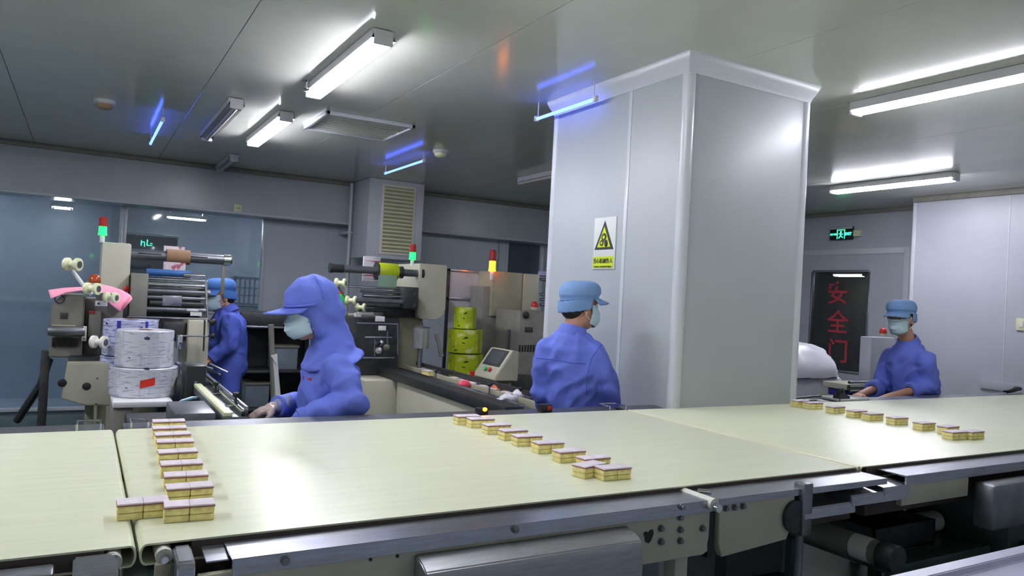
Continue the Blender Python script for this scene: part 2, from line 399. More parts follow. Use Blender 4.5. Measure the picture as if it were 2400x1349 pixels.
# ------------------------------------------------------------------ ceiling fittings
def batten(label, x, y0, y1, z, lit, two=True, cat='lamp', w=.11, group=None, along='y', hang=False):
    L = y1 - y0
    t = thing('fluorescent_lamp', label, cat, (x, (y0 + y1) / 2, z), group, local=True, rz=0 if along == 'y' else math.pi / 2)
    link('lamp_body', MB().prism([(-w * .55, .07), (-w * .6, .018), (-w * .57, .018), (-w * .5, .045), (-w * .2, .03), (w * .2, .03), (w * .5, .045), (w * .57, .018), (w * .6, .018), (w * .55, .07)], 'y', -L / 2, L / 2, .002).mesh('lamp_body', m_lampw), t)
    for e in (-1, 1):
        link('end_cap', MB().box(-w * .46, w * .46, e * L / 2 - .012, e * L / 2 + .012, -.008, .068, .006).mesh('end_cap', m_lampw), t)
    if hang:
        for e in (-.4, .4): link('hanger_rod', MB().cyl((0, e * L, .065), (0, e * L, ZT - (.1 if along == 'x' else 0) - z), .006, n=8).mesh('hanger_rod', m_lampw), t)
    for s in ((-1, 1) if two else (0,)):
        link('tube', MB().cyl((s * w * .3, -L / 2 + .03, .008), (s * w * .3, L / 2 - .03, .008), min(.018, w * .17), n=14).mesh('tube', m_tube if lit else m_lampoff), t)
    return t
zl = ZT - .072
batten('lit ceiling lamp, larger and brighter of the two above the hooded worker', 1.27, 3.66, 5.0, zl, True)
batten('lit ceiling lamp, smaller and further of the two beside the air grille', 1.29, 5.85, 7.15, zl, True)
batten('unlit brown-grey ceiling lamp hanging left of the lit pair', .9, 5.7, 7.2, zl, False, False, w=.1)
batten('short unlit lamp at the far wall below the lit pair', 1.3, 8.2, 9.1, zl, False, False, w=.09)
batten('big lit lamp at the top right near the window', 4.17, 1.72, 3.02, zl, True, False)
batten('lit twin tube lamp in front of the safety door wall', 6.76, 3.85, 5.12, zl, True)
batten('unlit lamp half hidden behind the pillar', 4.2, 5.95, 7.2, zl, False)
batten('unseen lit lamp added to brighten the next room beyond the glazed panel', -2.0, 9.4 + .2, 10.6, 2.6, True, along='x', hang=True)  # added out of view to brighten the room behind the left glass
batten('unseen lit lamp added to the next room beyond the plain back wall', 3.2, 10.6, 11.8, 2.6, True, along='x', hang=True)  # extra lamp hidden by the wall, adds light to the next room
batten('unseen lit lamp added in the assumed first row, above the near belt edge', 1.27, 1.45, 2.75, zl, True, False)  # out of view; lamp row assumed to go on, added to brighten the belt
batten('unseen lit lamp added near the hall end beyond the left machine', -1.6, 3.7, 5.0, zl, True)  # added out of view to brighten the faces turned left
batten('unseen lit lamp added at the hall end, second beyond the left machine', -1.6, 1.4, 2.7, zl, True)  # second unseen lamp added for light from the left
for k, (px, py, lab) in enumerate(((146, 489, 'small lamp seen through the glazed panel by the green signal light'), (455, 495, 'upper small lamp seen through the wide window'), (437, 514, 'lower longer lamp seen through the wide window'))):
    p = at(px, py, Y=11.6 if k else 9.9); L = (.19, .26, .46)[k]
    batten(lab, p.x, p.y - L / 2 * 1.15, p.y + L / 2 * 1.15, p.z, True, True, w=.07, along='x', hang=True)

batten('bright lamp in the passage seen through the door glass', PASS_LAMP[0], PASS_LAMP[1], PASS_LAMP[2], PASS_LAMP[3], True, hang=True)
def uv(label, x, y0, y1, z, drop):
    t = thing('ultraviolet_lamp', label, 'lamp', (x, (y0 + y1) / 2, z), 'blue ultraviolet tubes')
    MB().cyl((x, y0, z), (x, y1, z), .011, n=12).build('tube', m_uv, t)
    for y in (y0, y1):
        MB().box(x - .014, x + .014, y - .012, y + .012, z - .016, z + .02, .004).build('lamp_holder', m_lampw, t)
    for y in (y0 + .02, y1 - .02):
        MB().cyl((x, y, z + .018), (x, y, drop), .004, n=8).build('hanger_rod', m_lampw, t)
    return t
uv('blue glowing tube under the ceiling left of the unlit lamp', .48, 6.45, 7.7, 2.76, ZT)
uv('blue glowing tube in front of the air grille column', 2.735, 6.55, 7.6, 2.76, ZT)
uv('blue glowing tube beside the top corner of the pillar', 2.63, 3.68, 4.36, 2.74, ZT)

def detector(label, px, py, m):
    p = at(px, py, Z=ZT - .03)
    t = thing('smoke_detector', label, 'detector', (p.x, p.y, ZT), 'round ceiling detectors')
    MB().lathe([(0, 0), (.075, 0), (.075, -.022), (.066, -.03), (0, -.03)], (p.x, p.y, ZT)).build('base', m_lampw, t)
    MB().lathe([(.06, -.028), (.058, -.045), (.045, -.062), (.02, -.07), (0, -.07)], (p.x, p.y, ZT)).build('sensor_head', m, t)
detector('brownish round detector on the ceiling far left', 245, 245, mat('aged_plastic', '#a98a6a', .4, 0, .1, 12))
detector('cream round detector on the ceiling left of the pillar', 1033, 360, m_cream)

# ceiling air inlet frame
a, b, c2 = at(710, 303, Z=2.82), at(768, 267, Z=2.82), at(985, 297, Z=2.82)
g = thing('ceiling_air_grille', 'flat square air inlet with white frame on the ceiling', 'vent', (a.x, a.y, ZT))
gx0, gx1, gyy0, gyy1 = a.x, c2.x, b.y, a.y
MB().box(gx0, gx0 + .03, gyy0, gyy1, ZT - .03, ZT, .004).build('frame_bar', m_trim, g)
MB().box(gx1 - .03, gx1, gyy0, gyy1, ZT - .03, ZT, .004).build('frame_bar', m_trim, g)
MB().box(gx0, gx1, gyy0, gyy0 + .03, ZT - .03, ZT, .004).build('frame_bar', m_trim, g)
MB().box(gx0, gx1, gyy1 - .03, gyy1, ZT - .03, ZT, .004).build('frame_bar', m_trim, g)
for k in range(9):
    y = gyy0 + .05 + k * (gyy1 - gyy0 - .1) / 8
    MB().box(gx0 + .03, gx1 - .03, y - .012, y + .012, ZT - .018, ZT - .006).build('slat', m_ceil, g)
# sprinkler by the big lamp
p = at(720, 207, Z=2.8)
sk = thing('sprinkler_head', 'small metal sprinkler by the end of the big lamp', 'sprinkler', (p.x, p.y, ZT))
MB().lathe([(0, 0), (.035, 0), (.035, -.006), (.012, -.01), (.01, -.05), (0, -.05)], (p.x, p.y, ZT)).build('body', m_chrome, sk)
MB().lathe([(0, -.065), (.025, -.063), (.028, -.058), (0, -.056)], (p.x, p.y, ZT)).build('deflector', m_chrome, sk)

# ------------------------------------------------------------------ wall fittings
# air unit hanging under the ceiling
YV = 8.55
x0, x1, z0, z1 = rect(862, 420, 992, 608, YV)
ac = thing('wall_air_unit', 'tall pale box with a louvred grille hanging at the back wall', 'vent', (x0, YV, z0))
MB().box(x0, x1, YV, 9.2, z0, ZT, .015).build('housing', m_trim, ac)
gx0, gx1, gz0_, gz1_ = rect(897, 440, 966, 592, YV)
MB().box(gx0 - .03, gx1 + .03, YV - .015, YV, gz0_ - .03, gz1_ + .03, .004).build('grille_frame', m_nylon, ac)
MB().box(gx0, gx1, YV - .018, YV - .012, gz0_, gz1_).build('grille_back', m_beiged, ac)
n = 17
for k in range(n):
    z = gz0_ + (k + .5) * (gz1_ - gz0_) / n
    MB().prism([(YV - .03, z - .016), (YV - .034, z - .012), (YV - .014, z + .014), (YV - .012, z + .010)], 'x', gx0, gx1).build('slat', m_cream, ac)
xp = at(823, 500, Y=9.1).x
pp = thing('wall_conduit', 'slim white pipe running down beside the louvred box', 'pipe', (xp, 9.1, .3))
MB().cyl((xp, 9.12, .3), (xp, 9.12, ZT - .02), .022).build('pipe', m_trim, pp)
for z in (1.2, 2.2): MB().box(xp - .03, xp + .03, 9.1, 9.5 if z < zb else 9.2, z, z + .03, .004).build('clip', m_trim, pp)
p = at(557, 488, Y=9.2)
so = thing('wall_socket', 'small cream socket on the soffit above the wide window', 'socket', (p.x, 9.2, p.z))
MB().box(p.x - .045, p.x + .045, 9.185, 9.2, p.z - .045, p.z + .045, .005).build('plate', m_cream, so)
for s in (-1, 1): MB().box(p.x + s * .012 - .003, p.x + s * .012 + .003, 9.183, 9.187, p.z - .008, p.z + .012).build('slot', m_black, so)
p = at(2396, 760, X=XR)
sw = thing('wall_switch', 'pale green switch on the bright wall at the edge', 'switch', (XR, p.y, p.z))
MB().box(XR - .02, XR, p.y - .05, p.y + .05, p.z - .06, p.z + .06, .006).build('plate', m_cream, sw)
MB().box(XR - .026, XR - .018, p.y - .02, p.y + .02, p.z - .03, p.z + .03, .004).build('rocker', m_nylon, sw)
# exit sign
e0, e1 = at(1945, 545, X=XD - .06), at(1998, 545, X=XD - .06)
ez0, ez1 = at(1971, 561, X=XD - .06).z, at(1971, 531, X=XD - .06).z
ex = thing('exit_sign', 'green lit EXIT sign above the safety door', 'sign', (XD - .06, e1.y, ez0))
MB().box(XD - .06, XD - .03, e1.y, e0.y, ez0, ez1, .006).build('sign_box', m_black, ex)
MB().box(XD - .062, XD - .03, e1.y + .004, e0.y - .004, ez1 - .03, ez1 - .004, .003).build('top_bar', m_trim, ex)
MB().box(XD - .05, XD, e1.y - .09, e1.y, (ez0 + ez1) / 2 - .05, (ez0 + ez1) / 2 + .03, .005).build('power_box', m_cream, ex)
yc, zc_ = (e0.y + e1.y) / 2, (ez0 + ez1) / 2 - .015
WS = e0.y - e1.y
text('lettering', 'EXIT', WS * .15, m_exit, (XD - .0615, yc - WS * .31, zc_), (0, -1, 0), (0, 0, 1), ex, .001, .002)
text('lettering', '安全出口', WS * .085, m_exit, (XD - .0615, yc + WS * .31, zc_), (0, -1, 0), (0, 0, 1), ex, .001, .001)
MB().box(XD - .063, XD - .06, yc + .05, yc + .058, zc_ - .06, zc_ + .06).box(XD - .063, XD - .06, yc - .058, yc - .05, zc_ - .06, zc_ + .06).box(XD - .063, XD - .06, yc - .058, yc + .058, zc_ + .052, zc_ + .06).build('doorway_symbol', m_exit, ex)
MB().cyl((XD - .063, yc, zc_ + .03), (XD - .06, yc, zc_ + .03), .012).tube([(XD - .0615, yc, zc_ + .015), (XD - .0615, yc + .005, zc_ - .02), (XD - .0615, yc + .03, zc_ - .05)], .007, 6).tube([(XD - .0615, yc + .005, zc_ - .015), (XD - .0615, yc - .03, zc_ - .045)], .006, 6).tube([(XD - .0615, yc + .03, zc_ + .005), (XD - .0615, yc, zc_ + .012), (XD - .0615, yc - .03, zc_ - .005)], .005, 6).build('running_figure', m_exit, ex)

# warning sign on the pillar
s0, s1 = at(1393, 570, X=PX0), at(1444, 570, X=PX0)
wz0, wz1 = at(1416, 631, X=PX0).z, at(1419, 509, X=PX0).z
ya, yb = s0.y, s1.y; wd = ya - yb; yc = (ya + yb) / 2; hh = wz1 - wz0
ws = thing('warning_sign', 'yellow triangle warning sign with Chinese lettering on the pillar', 'sign', (PX0, yc, wz0))
MB().box(PX0 - .006, PX0, yb, ya, wz0, wz1, .02, 4).build('plate', m_signw, ws)
def tri(z0, z1, w, x, name, m, par):
    return MB().prism([(yc - w / 2, z0), (yc + w / 2, z0), (yc, z1)], 'x', x - .0012, x + .0006, .0).build(name, m, par, 0)
tz0, tz1 = wz0 + hh * .38, wz0 + hh * .93
tb = tri(tz0, tz1, wd * .86, PX0 - .0068, 'triangle_border', m_signk, ws)
tri(tz0 + .014, tz1 - .034, wd * .86 - .056, PX0 - .0085, 'triangle_face', m_signy, ws)
def gear(cy_, cz_, r):
    mb = MB(); nt_ = 10; pts = []
    for k in range(nt_ * 4):
        a_ = 2 * math.pi * k / (nt_ * 4); rr = r if (k // 2) % 2 else r * .8
        pts.append((cy_ + rr * math.cos(a_), cz_ + rr * math.sin(a_)))
    mb.prism(pts, 'x', PX0 - .0115, PX0 - .0095)
    gb = mb.build('gear_symbol', m_signk, ws, 0)
    MB().cyl((PX0 - .0128, cy_, cz_), (PX0 - .0112, cy_, cz_), r * .42, n=14).build('gear_hub', m_signy, gb)
gear(yc, tz0 + hh * .235, .026); gear(yc + .02, tz0 + hh * .125, .02)
MB().ell((PX0 - .0105, yc - .024, tz0 + hh * .115), (.001, .017, .022), u=12, v=8).cyl((PX0 - .0105, yc - .012, tz0 + hh * .15), (PX0 - .0105, yc - .03, tz0 + hh * .08), .007, n=8).build('hand_symbol', m_signk, ws)
MB().box(PX0 - .0085, PX0 - .005, yb + .012, ya - .008, wz0 + hh * .03, wz0 + hh * .245).build('text_band', m_signy, ws)
text('lettering', '当心机械伤人', wd * .150, m_signk, (PX0 - .0095, yc + .002, wz0 + hh * .155), (0, -1, 0), (0, 0, 1), ws, .0008, .0003)
text('lettering', 'Caution, mechanical injury', wd * .075, m_signk, (PX0 - .0095, yc + .002, wz0 + hh * .055), (0, -1, 0), (0, 0, 1), ws, .0008, 0)

# ------------------------------------------------------------------ the belt line
ZB = .98
YN, YF = 1.675, 2.965
S1, S2 = .125, 2.42
def belt(parent, x0, x1):
    r = .022; rx = .013; th = .004; out = []; inn = []
    for k in range(11):
        a_ = -math.pi / 2 - math.pi * k / 10; out.append((x0 + rx + rx * math.cos(a_), ZB - r + r * math.sin(a_))); inn.append((x0 + rx + (rx - th) * math.cos(a_), ZB - r + (r - th) * math.sin(a_)))
    for k in range(11):
        a_ = math.pi / 2 - math.pi * k / 10; out.append((x1 - rx + rx * math.cos(a_), ZB - r + r * math.sin(a_))); inn.append((x1 - rx + (rx - th) * math.cos(a_), ZB - r + (r - th) * math.sin(a_)))
    mb = MB(); rows_ = [[(p[0], y, p[1]) for p in L] for L, y in ((out, YN), (out, YF), (inn, YF), (inn, YN), (out, YN))]
    mb.quads(rows_, close=True); bmesh.ops.remove_doubles(mb.bm, verts=mb.bm.verts[:], dist=1e-5)
    return mb.build('belt', m_belt, parent)
def bolt(parent, x, y, z, r=.009, ny=-1):
    return MB().cyl((x, y, z), (x, y + ny * .004, z), r * 1.35, n=14).cyl((x, y + ny * .003, z), (x, y + ny * .011, z), r, n=6).build('bolt', m_steeld, parent)
ZR = .967                    # rail flange level
def rail(parent, x0, x1, yo, lip=.034, name='steel_rail'):
    return MB().prism([(YN - .002, ZR), (YN - .002, ZR - .004), (yo + .004, ZR - .004), (yo + .004, ZR - lip), (yo, ZR - lip), (yo, ZR)], 'x', x0, x1, .0012).build(name, m_steel, parent)
YO = at(1200, 1229, Z=ZR).y   # outer edge of the near rail
def xr(px, py): return at(px, py, Y=YO).x
def far_side(parent, x0, x1):
    MB().box(x0, x1, YF - .03, YF + .004, .80, ZB - .0045, .001).build('inner_frame', m_iron, parent)
    MB().prism([(YF + .006, ZB - .012), (YF + .006, ZB - .02), (YF + .14, ZB - .014), (YF + .14, ZB - .06), (YF + .146, ZB - .06), (YF + .146, ZB - .004)], 'x', x0, x1).build('far_rail', m_steeld, parent)
def near_gap(parent, x0, x1):
    MB().box(x0, x1, YN + .003, YN + .05, .80, ZB - .0045, .001).build('belt_guide', mat('dark_brown_guide', '#4a403c', .5, 0, .2, 20), parent)
def leg(parent, x, y, m=m_beige, w=.05):
    return MB().box(x - w / 2, x + w / 2, y - w / 2, y + w / 2, .0, .82, .006).build('leg', m, parent)

# left section
cl = thing('conveyor_section', 'cream belt conveyor section at the far left, left of the rounded joint', 'conveyor', (-1.2, 2.3, 0), 'belt conveyor sections')
belt(cl, -3.4, S1 - .0025); far_side(cl, -3.4, S1 - .03); near_gap(cl, -3.4, S1 - .06)
xa, xb = at(170, 1310, Z=.93).x, at(268, 1310, Z=.93).x
MB().prism([(1.668, .973), (1.585, .966), (1.575, .956), (1.575, .72), (1.668, .72)], 'x', xa, xb, .004).build('bearing_box', m_steel, cl)
MB().box(-3.4, xa - .03, 1.60, 1.66, .74, .968, .006).build('side_panel', m_steeld, cl)
MB().box(xb + .004, S1 - .03, 1.645, 1.665, .80, .945, .004).build('end_plate', m_beiged, cl)
MB().cyl((S1 - .045, 1.655, ZB - .024), (S1 - .045, YF, ZB - .024), .0165).build('nose_roller', m_nylon, cl)
MB().cyl((S1 - .045, 1.640, ZB - .026), (S1 - .045, 1.657, ZB - .026), .007).build('roller_axle', m_chrome, cl)
for y in (1.6, 2.9): leg(cl, -.4, y)
# middle section
cm = thing('conveyor_section', 'long cream belt conveyor section between the rounded joint and the bright diagonal joint', 'conveyor', (1.27, 2.3, 0), 'belt conveyor sections')
belt(cm, S1 + .0025, S2 - .004); far_side(cm, S1 + .03, S2 - .02); near_gap(cm, S1 + .1, S2 - .03)
MB().cyl((S1 + .047, 1.655, ZB - .024), (S1 + .047, YF, ZB - .024), .0165).build('nose_roller', m_nylon, cm)
MB().cyl((S1 + .047, 1.640, ZB - .026), (S1 + .047, 1.657, ZB - .026), .007).build('roller_axle', m_chrome, cm)
xk0, xk1 = at(398, 1300, Z=.94).x, at(440, 1300, Z=.94).x
MB().box(S1 + .03, xk0 - .002, 1.645, 1.665, .80, .945, .004).build('end_plate', m_beiged, cm)
MB().prism([(1.668, .973), (1.585, .966), (1.575, .955), (1.565, .70), (1.668, .70)], 'x', xk0, xk1, .004).build('bearing_box', m_steel, cm)
xr0, xr1 = at(475, 1285, Z=ZR).x, at(1640, 1160, Z=ZR).x
rail(cm, xr0 + .045, xr1, YO)
MB().prism([(YN - .004, ZR - .003), (YN - .004, ZR - .006), (YO + .03, ZR - .012), (YO + .03, ZR - .009)], 'x', xr0, xr0 + .044, .0008).build('rail_end_plate', m_steel, cm)
xe = at(1668, 1230, Y=YO).x
zpe, zpl = at(1660, 1300, Y=YO).z, at(1400, 1343, Y=YO).z
MB().prism([(xk1 + .005, ZR - .03), (xe, ZR - .008), (xe, zpe + .05), (xe - .008, zpe + .03), (xe - .002, zpe + .008), (xe - .02, zpe), (xk1 + .005, zpl)], 'y', YO + .008, YO + .03, .002).build('side_panel', m_beige, cm)
for px, py in ((668, 1313), (1207, 1240), (1597, 1187)):
    p = at(px, py, Y=YO); bolt(cm, p.x, YO, p.z, .007)
for px, py in ((868, 1310), (931, 1302)):
    p = at(px, py, Y=YO + .008); MB().cyl((p.x, YO + .006, p.z), (p.x, YO + .009, p.z), .004, n=10).build('screw_hole', m_black, cm)
for px, py in ((1548, 1237), (1548, 1268), (1593, 1211), (1593, 1240), (1593, 1266), (1645, 1237)):
    p = at(px, py, Y=YO + .008); bolt(cm, p.x, YO + .008, p.z, .0075)
p = at(1519, 1257, Y=YO + .008)
hp = [(-.018, .012), (-.008, .016), (-.002, .011), (.006, .018), (.015, .018), (.017, .006), (.01, -.01), (.002, -.018), (-.01, -.012), (-.012, -.002)]
MB().prism([(p.x + a_, p.z + b_) for a_, b_ in hp], 'y', YO + .0055, YO + .009).build('cut_out', m_black, cm, 0)
# bent steel motor cover
q0, q1 = at(1000, 1300, Y=YO - .06).x, at(1505, 1260, Y=YO - .06).x
zmc = at(1250, 1262, Y=YO).z
MB().prism([(YO + .006, zmc), (YO - .035, zmc - .008), (YO - .06, zmc - .02), (YO - .07, zmc - .045), (YO - .07, zmc - .15), (YO + .006, zmc - .15)], 'x', q0, q1, .003).build('motor_cover', mat('brushed_cover', '#96989a', .36, .75, .12, 14, stretch=(1, 10, 10)), cm)
# tail of the middle section: tension roller, second frame
p = at(1668, 1180, Y=YO)
MB().cyl((p.x, YO - .012, p.z), (p.x, YO + .16, p.z), .018).build('tension_roller', m_nylon, cm)
MB().cyl((p.x, YO - .03, p.z - .006), (p.x, YO - .01, p.z - .006), .012, n=16).build('adjust_knob', m_chrome, cm)
p2 = at(1608, 1143, Z=ZR); MB().cyl((p2.x, YN - .03, ZR + .004), (p2.x + .03, YN - .055, ZR + .004), .007).build('adjust_screw', m_chrome, cm)
zt = at(1760, 1288, Y=YO).z
xt0, xt1 = at(1690, 1200, Y=YO).x, at(1868, 1170, Y=YO).x
MB().box(xe + .008, xt0 - .002, YO + .02, YO + .15, zt - .01, .93).build('joint_gap', m_black, cm)
rail(cm, xt0 - .01, at(2040, 1110, Z=ZR).x, YO, .02)
MB().prism([(xt0, ZR - .02), (xt1, ZR - .02), (xt1 - .005, zt + .06), (xt1 - .03, zt + .01), (xt0 + .02, zt - .01), (xt0 + .005, zt + .03)], 'y', YO + .008, YO + .03, .002).build('tail_panel', m_beige, cm)
for px, py in ((1700, 1190), (1720, 1188), (1740, 1185)):
    p = at(px, py, Y=YO + .008); bolt(cm, p.x, YO + .008, p.z, .0075)
MB().cyl((xt1 - .005, YO - .005, zt + .08), (xt1 - .005, YO + .3, zt + .08), .05).build('return_roller', m_iron, cm)
for px in (1583,):
    p = at(px, 1330, Y=YO + .06); leg(cm, p.x, YO + .06)
leg(cm, .5, 1.62); leg(cm, .5, 2.9); leg(cm, 2.2, 2.9)
# right section
cr = thing('conveyor_section', 'cream belt conveyor section on the right, past the bright diagonal joint', 'conveyor', (5.2, 2.3, 0), 'belt conveyor sections')
belt(cr, S2 + .012, 7.85); far_side(cr, S2 + .03, 7.85); near_gap(cr, S2 + .05, 7.85)
MB().box(S2 - .003, S2 + .011, YN, YF, ZB - .012, ZB + .0015, .001).build('joint_strip', mat('joint_ivory', '#e4e2c4', .3, 0, .03, 5), cr)
xq0 = at(2105, 1110, Z=ZR).x
rail(cr, xq0, 7.85, YO)
xz = at(2120, 1140, Y=YO).x
MB().box(xz, at(2275, 1140, Y=YO).x, YO + .008, YO + .03, .86, ZR - .03, .003).build('side_panel', m_beige, cr)
MB().box(at(2285, 1140, Y=YO).x, 7.85, YO - .07, YO + .01, .74, .915, .02).build('motor_cover', m_steeld, cr)
for k, (pxa, pxb, dz) in enumerate(((1990, 2120, 0), (1880, 2000, -.02), (2065, 2125, .012))):
    xa_, xb_ = at(pxa, 1140, Y=YO).x, at(pxb, 1140, Y=YO).x
    MB().prism([(YN - .02, ZR - .03 + dz), (YO - .01, ZR - .04 + dz), (YO - .014, ZR - .075 + dz), (YN - .02, ZR - .07 + dz)], 'x', xa_, xb_, .003).build('end_bracket', m_steel, cm if k == 1 else cr)
xu = at(1888, 1140, Y=YO).x
MB().box(xu - .02, xu + .025, YO - .012, YO + .03, .82, .985, .006).build('support_post', m_steeld, cm)
p = at(1872, 1300, Y=YO + .02); MB().cyl((p.x, YO + .02, 0), (p.x, YO + .02, .85), .012).build('leg', m_steeld, cm)
for x in (4.2, 6.4):
    for y in (1.64, 2.9): leg(cr, x, y)

# things below the right section
pb = at(2105, 1312, Y=1.5)
dm = thing('drive_roller', 'thick grey roller with a dark end below the conveyor joint', 'roller', (pb.x, pb.y, 0))
MB().cyl((pb.x, 2.3, pb.z), (pb.x, 1.56, pb.z), .042, n=28).build('drum', m_greyp, dm)
MB().cyl((pb.x, 1.66, pb.z), (pb.x, 1.59, pb.z), .0425, n=28).build('drum_sleeve', m_nylon, dm)
MB().cyl((pb.x, 1.56, pb.z), (pb.x, 1.50, pb.z), .046, n=28).build('end_cover', m_iron, dm)
for y in (1.52, 2.28): MB().box(pb.x - .02, pb.x + .02, y - .015, y + .015, 0, pb.z - .035, .004).build('stand', m_iron, dm)
ta = at(2040, 1238, Y=2.0)
tr_ = thing('plastic_tray', 'open black tray under the right belt section', 'tray', (ta.x, 2.0, ta.z))
tx0, tx1 = ta.x, ta.x + .45
TY0, TY1 = 1.98, 2.4
MB().box(tx0, tx1, TY0, TY1, ta.z - .11, ta.z - .1).build('tray_bottom', m_black, tr_)
for q in ((tx0, tx0 + .012, TY0, TY1), (tx1 - .012, tx1, TY0, TY1), (tx0, tx1, TY0, TY0 + .012), (tx0, tx1, TY1 - .012, TY1)):
    MB().box(*q, ta.z - .11, ta.z, .003).build('tray_wall', m_iron, tr_)
st = thing('tray_stand', 'low green grey steel stand carrying the black tray', 'stand', (tx0, 1.75, 0))
MB().box(tx0 - .02, tx1 + .24, TY0 - .12, TY1 + .03, ta.z - .16, ta.z - .11, .004).build('top', m_floor, st)
for x in (tx0 + .01, tx1 + .2):
    for y in (TY0 - .09, TY1): MB().box(x - .025, x + .025, y - .025, y + .025, 0, ta.z - .16, .003).build('leg', m_floor, st)
wx_ = tx1 + .06
wr_ = thing('paper_roll', 'small white roll lying beside the black tray', 'roll', (wx_, 2.1, ta.z - .11))
MB().lathe([(.012, 0), (.045, 0), (.048, .004), (.048, .14), (.045, .144), (.012, .144), (.012, 0)], (wx_, 2.1, ta.z - .061), (1, 0, 0)).build('paper', m_nylon, wr_)
MB().cyl((wx_ - .006, 2.1, ta.z - .061), (wx_ + .15, 2.1, ta.z - .061), .012).build('core', m_card, wr_)
cabx = max(at(2300, 1230, Y=1.75).x, tx1 + .27)
dc = thing('motor_unit', 'dark motor unit with copper stripes under the right belt cover', 'motor', (cabx, 1.9, 0))
MB().box(cabx, cabx + .5, 1.8, 2.3, 0, .72, .02).build('motor_case', m_floor, dc)
MB().cyl((cabx + .12, 1.79, .45), (cabx + .12, 1.70, .45), .07).build('motor_shaft', m_iron, dc)
for k in range(4): MB().box(cabx + .22 + k * .05, cabx + .235 + k * .05, 1.785, 1.80, .2, .68, .002).build('cooling_fin', m_iron if k % 2 else m_card, dc)
# small things on the far rail
def bracket(label, px0, px1, py):
    a_, b_ = at(px0, py, Y=YF + .08), at(px1, py, Y=YF + .08); z = ZB - .008
    t = thing('guide_bracket', label, 'bracket', (a_.x, YF + .08, z), 'wire brackets on the far rail')
    MB().tube([(a_.x, YF + .03, z), (a_.x, YF + .03, z + .022), (a_.x, YF + .12, z + .022), (b_.x, YF + .12, z + .022), (b_.x, YF + .03, z + .022), (b_.x, YF + .03, z)], .004, 8).build('wire', m_chrome, t)
    for x in (a_.x, b_.x): MB().cyl((x, YF + .03, z - .006), (x, YF + .03, z + .004), .009, n=12).build('foot', m_steeld, t)
bracket('bent wire bracket on the far rail left of the rounded joint', 180, 235, 1000)
bracket('bent wire bracket on the far rail beside the left cake row', 305, 345, 1002)
p = at(1130, 973, Y=YF + .07)
sn = thing('photo_sensor', 'small black sensor with a glowing orange lamp on the far rail', 'sensor', (p.x, YF + .07, ZB))
MB().box(p.x - .025, p.x + .022, YF + .05, YF + .1, ZB - .01, ZB + .022, .005).build('housing', m_black, sn)
MB().ell((p.x + .002, YF + .05, ZB + .018), (.011, .01, .009)).build('lamp', m_amberlit, sn)
p = at(1275, 962, Y=YF + .08)
sn = thing('photo_sensor', 'dark red sensor on the far rail in front of the blue-capped back', 'sensor', (p.x, YF + .08, ZB))
MB().box(p.x - .03, p.x + .03, YF + .05, YF + .1, ZB - .01, ZB + .03, .006).build('housing', m_black, sn)
MB().box(p.x - .002, p.x + .022, YF + .046, YF + .052, ZB + .002, ZB + .024, .003).build('lens', m_redlens, sn)
bracket('bent wire bracket on the far rail at the foot of the pillar', 1415, 1452, 964)

# ------------------------------------------------------------------ cakes
def cake_proto():
    t = thing('sponge_cake', '', 'cake', (0, 0, 0), 'cake blocks on the belt', local=True)
    w, d = .105, .052
    for s in (-1, 1):
        link('sponge', MB().box(s * .0004, s * w / 2, -d / 2, d / 2, 0, .015, .003).box(s * .0004, s * w / 2, -d / 2 + .0006, d / 2 - .0006, .0155, .031, .003).mesh('sponge', m_sponge), t)
    link('jam_layer', MB().box(-w / 2 - .001, w / 2 + .001, -d / 2 - .001, d / 2 + .001, .0312, .0332, .0006).mesh('jam_layer', m_jam), t)
    for s in (-1, 1):
        link('icing_top', MB().box(s * .0003, s * w / 2, -d / 2, d / 2, .0331, .0372, .001).mesh('icing_top', m_icing), t)
    return t
ORD = ['first', 'second', 'third', 'fourth', 'fifth', 'sixth', 'seventh', 'eighth', 'ninth', 'tenth']
rows = [('left row', [(396, 1011), (398, 1028), (405, 1044), (411, 1062), (417, 1088), (426, 1118), (437, 1147), (445, 1177), (445, 1222), (335, 1216)]),
        ('middle row', [(1096, 996), (1128, 1003), (1166, 1018), (1205, 1032), (1238, 1046), (1288, 1063), (1338, 1084), (1396, 1101), (1387, 1119), (1443, 1126)]),
        ('right row', [(1877, 954), (1908, 959), (1961, 969), (2011, 979), (2049, 986), (2107, 996), (2171, 1009), (2228, 1018), (2243, 1031), (2286, 1030)])]
proto = None
for rn, pts in rows:
    for i, (px, py) in enumerate(pts):
        if proto is None: o = proto = cake_proto()
        else: o = copy_tree(proto)
        q = at(px, py, Z=ZB)
        off = Vector((0, .026, 0)) if rn != 'right row' else Vector((.02, .024, 0))
        if rn == 'middle row': off = Vector((.01, .029, 0))
        o.location = (q.x + off.x, q.y + off.y, ZB); o.rotation_euler = (0, 0, math.radians(random.uniform(-4, 4)))
        o['label'] = 'yellow cake block, %s from the far rail in the %s on the belt' % (ORD[i], rn)
        if (rn, i) == ('left row', 9): o['label'] = 'yellow cake block lying apart over the rounded joint, left of the row'
        if (rn, i) == ('middle row', 8): o.rotation_euler = (0, 0, .28)

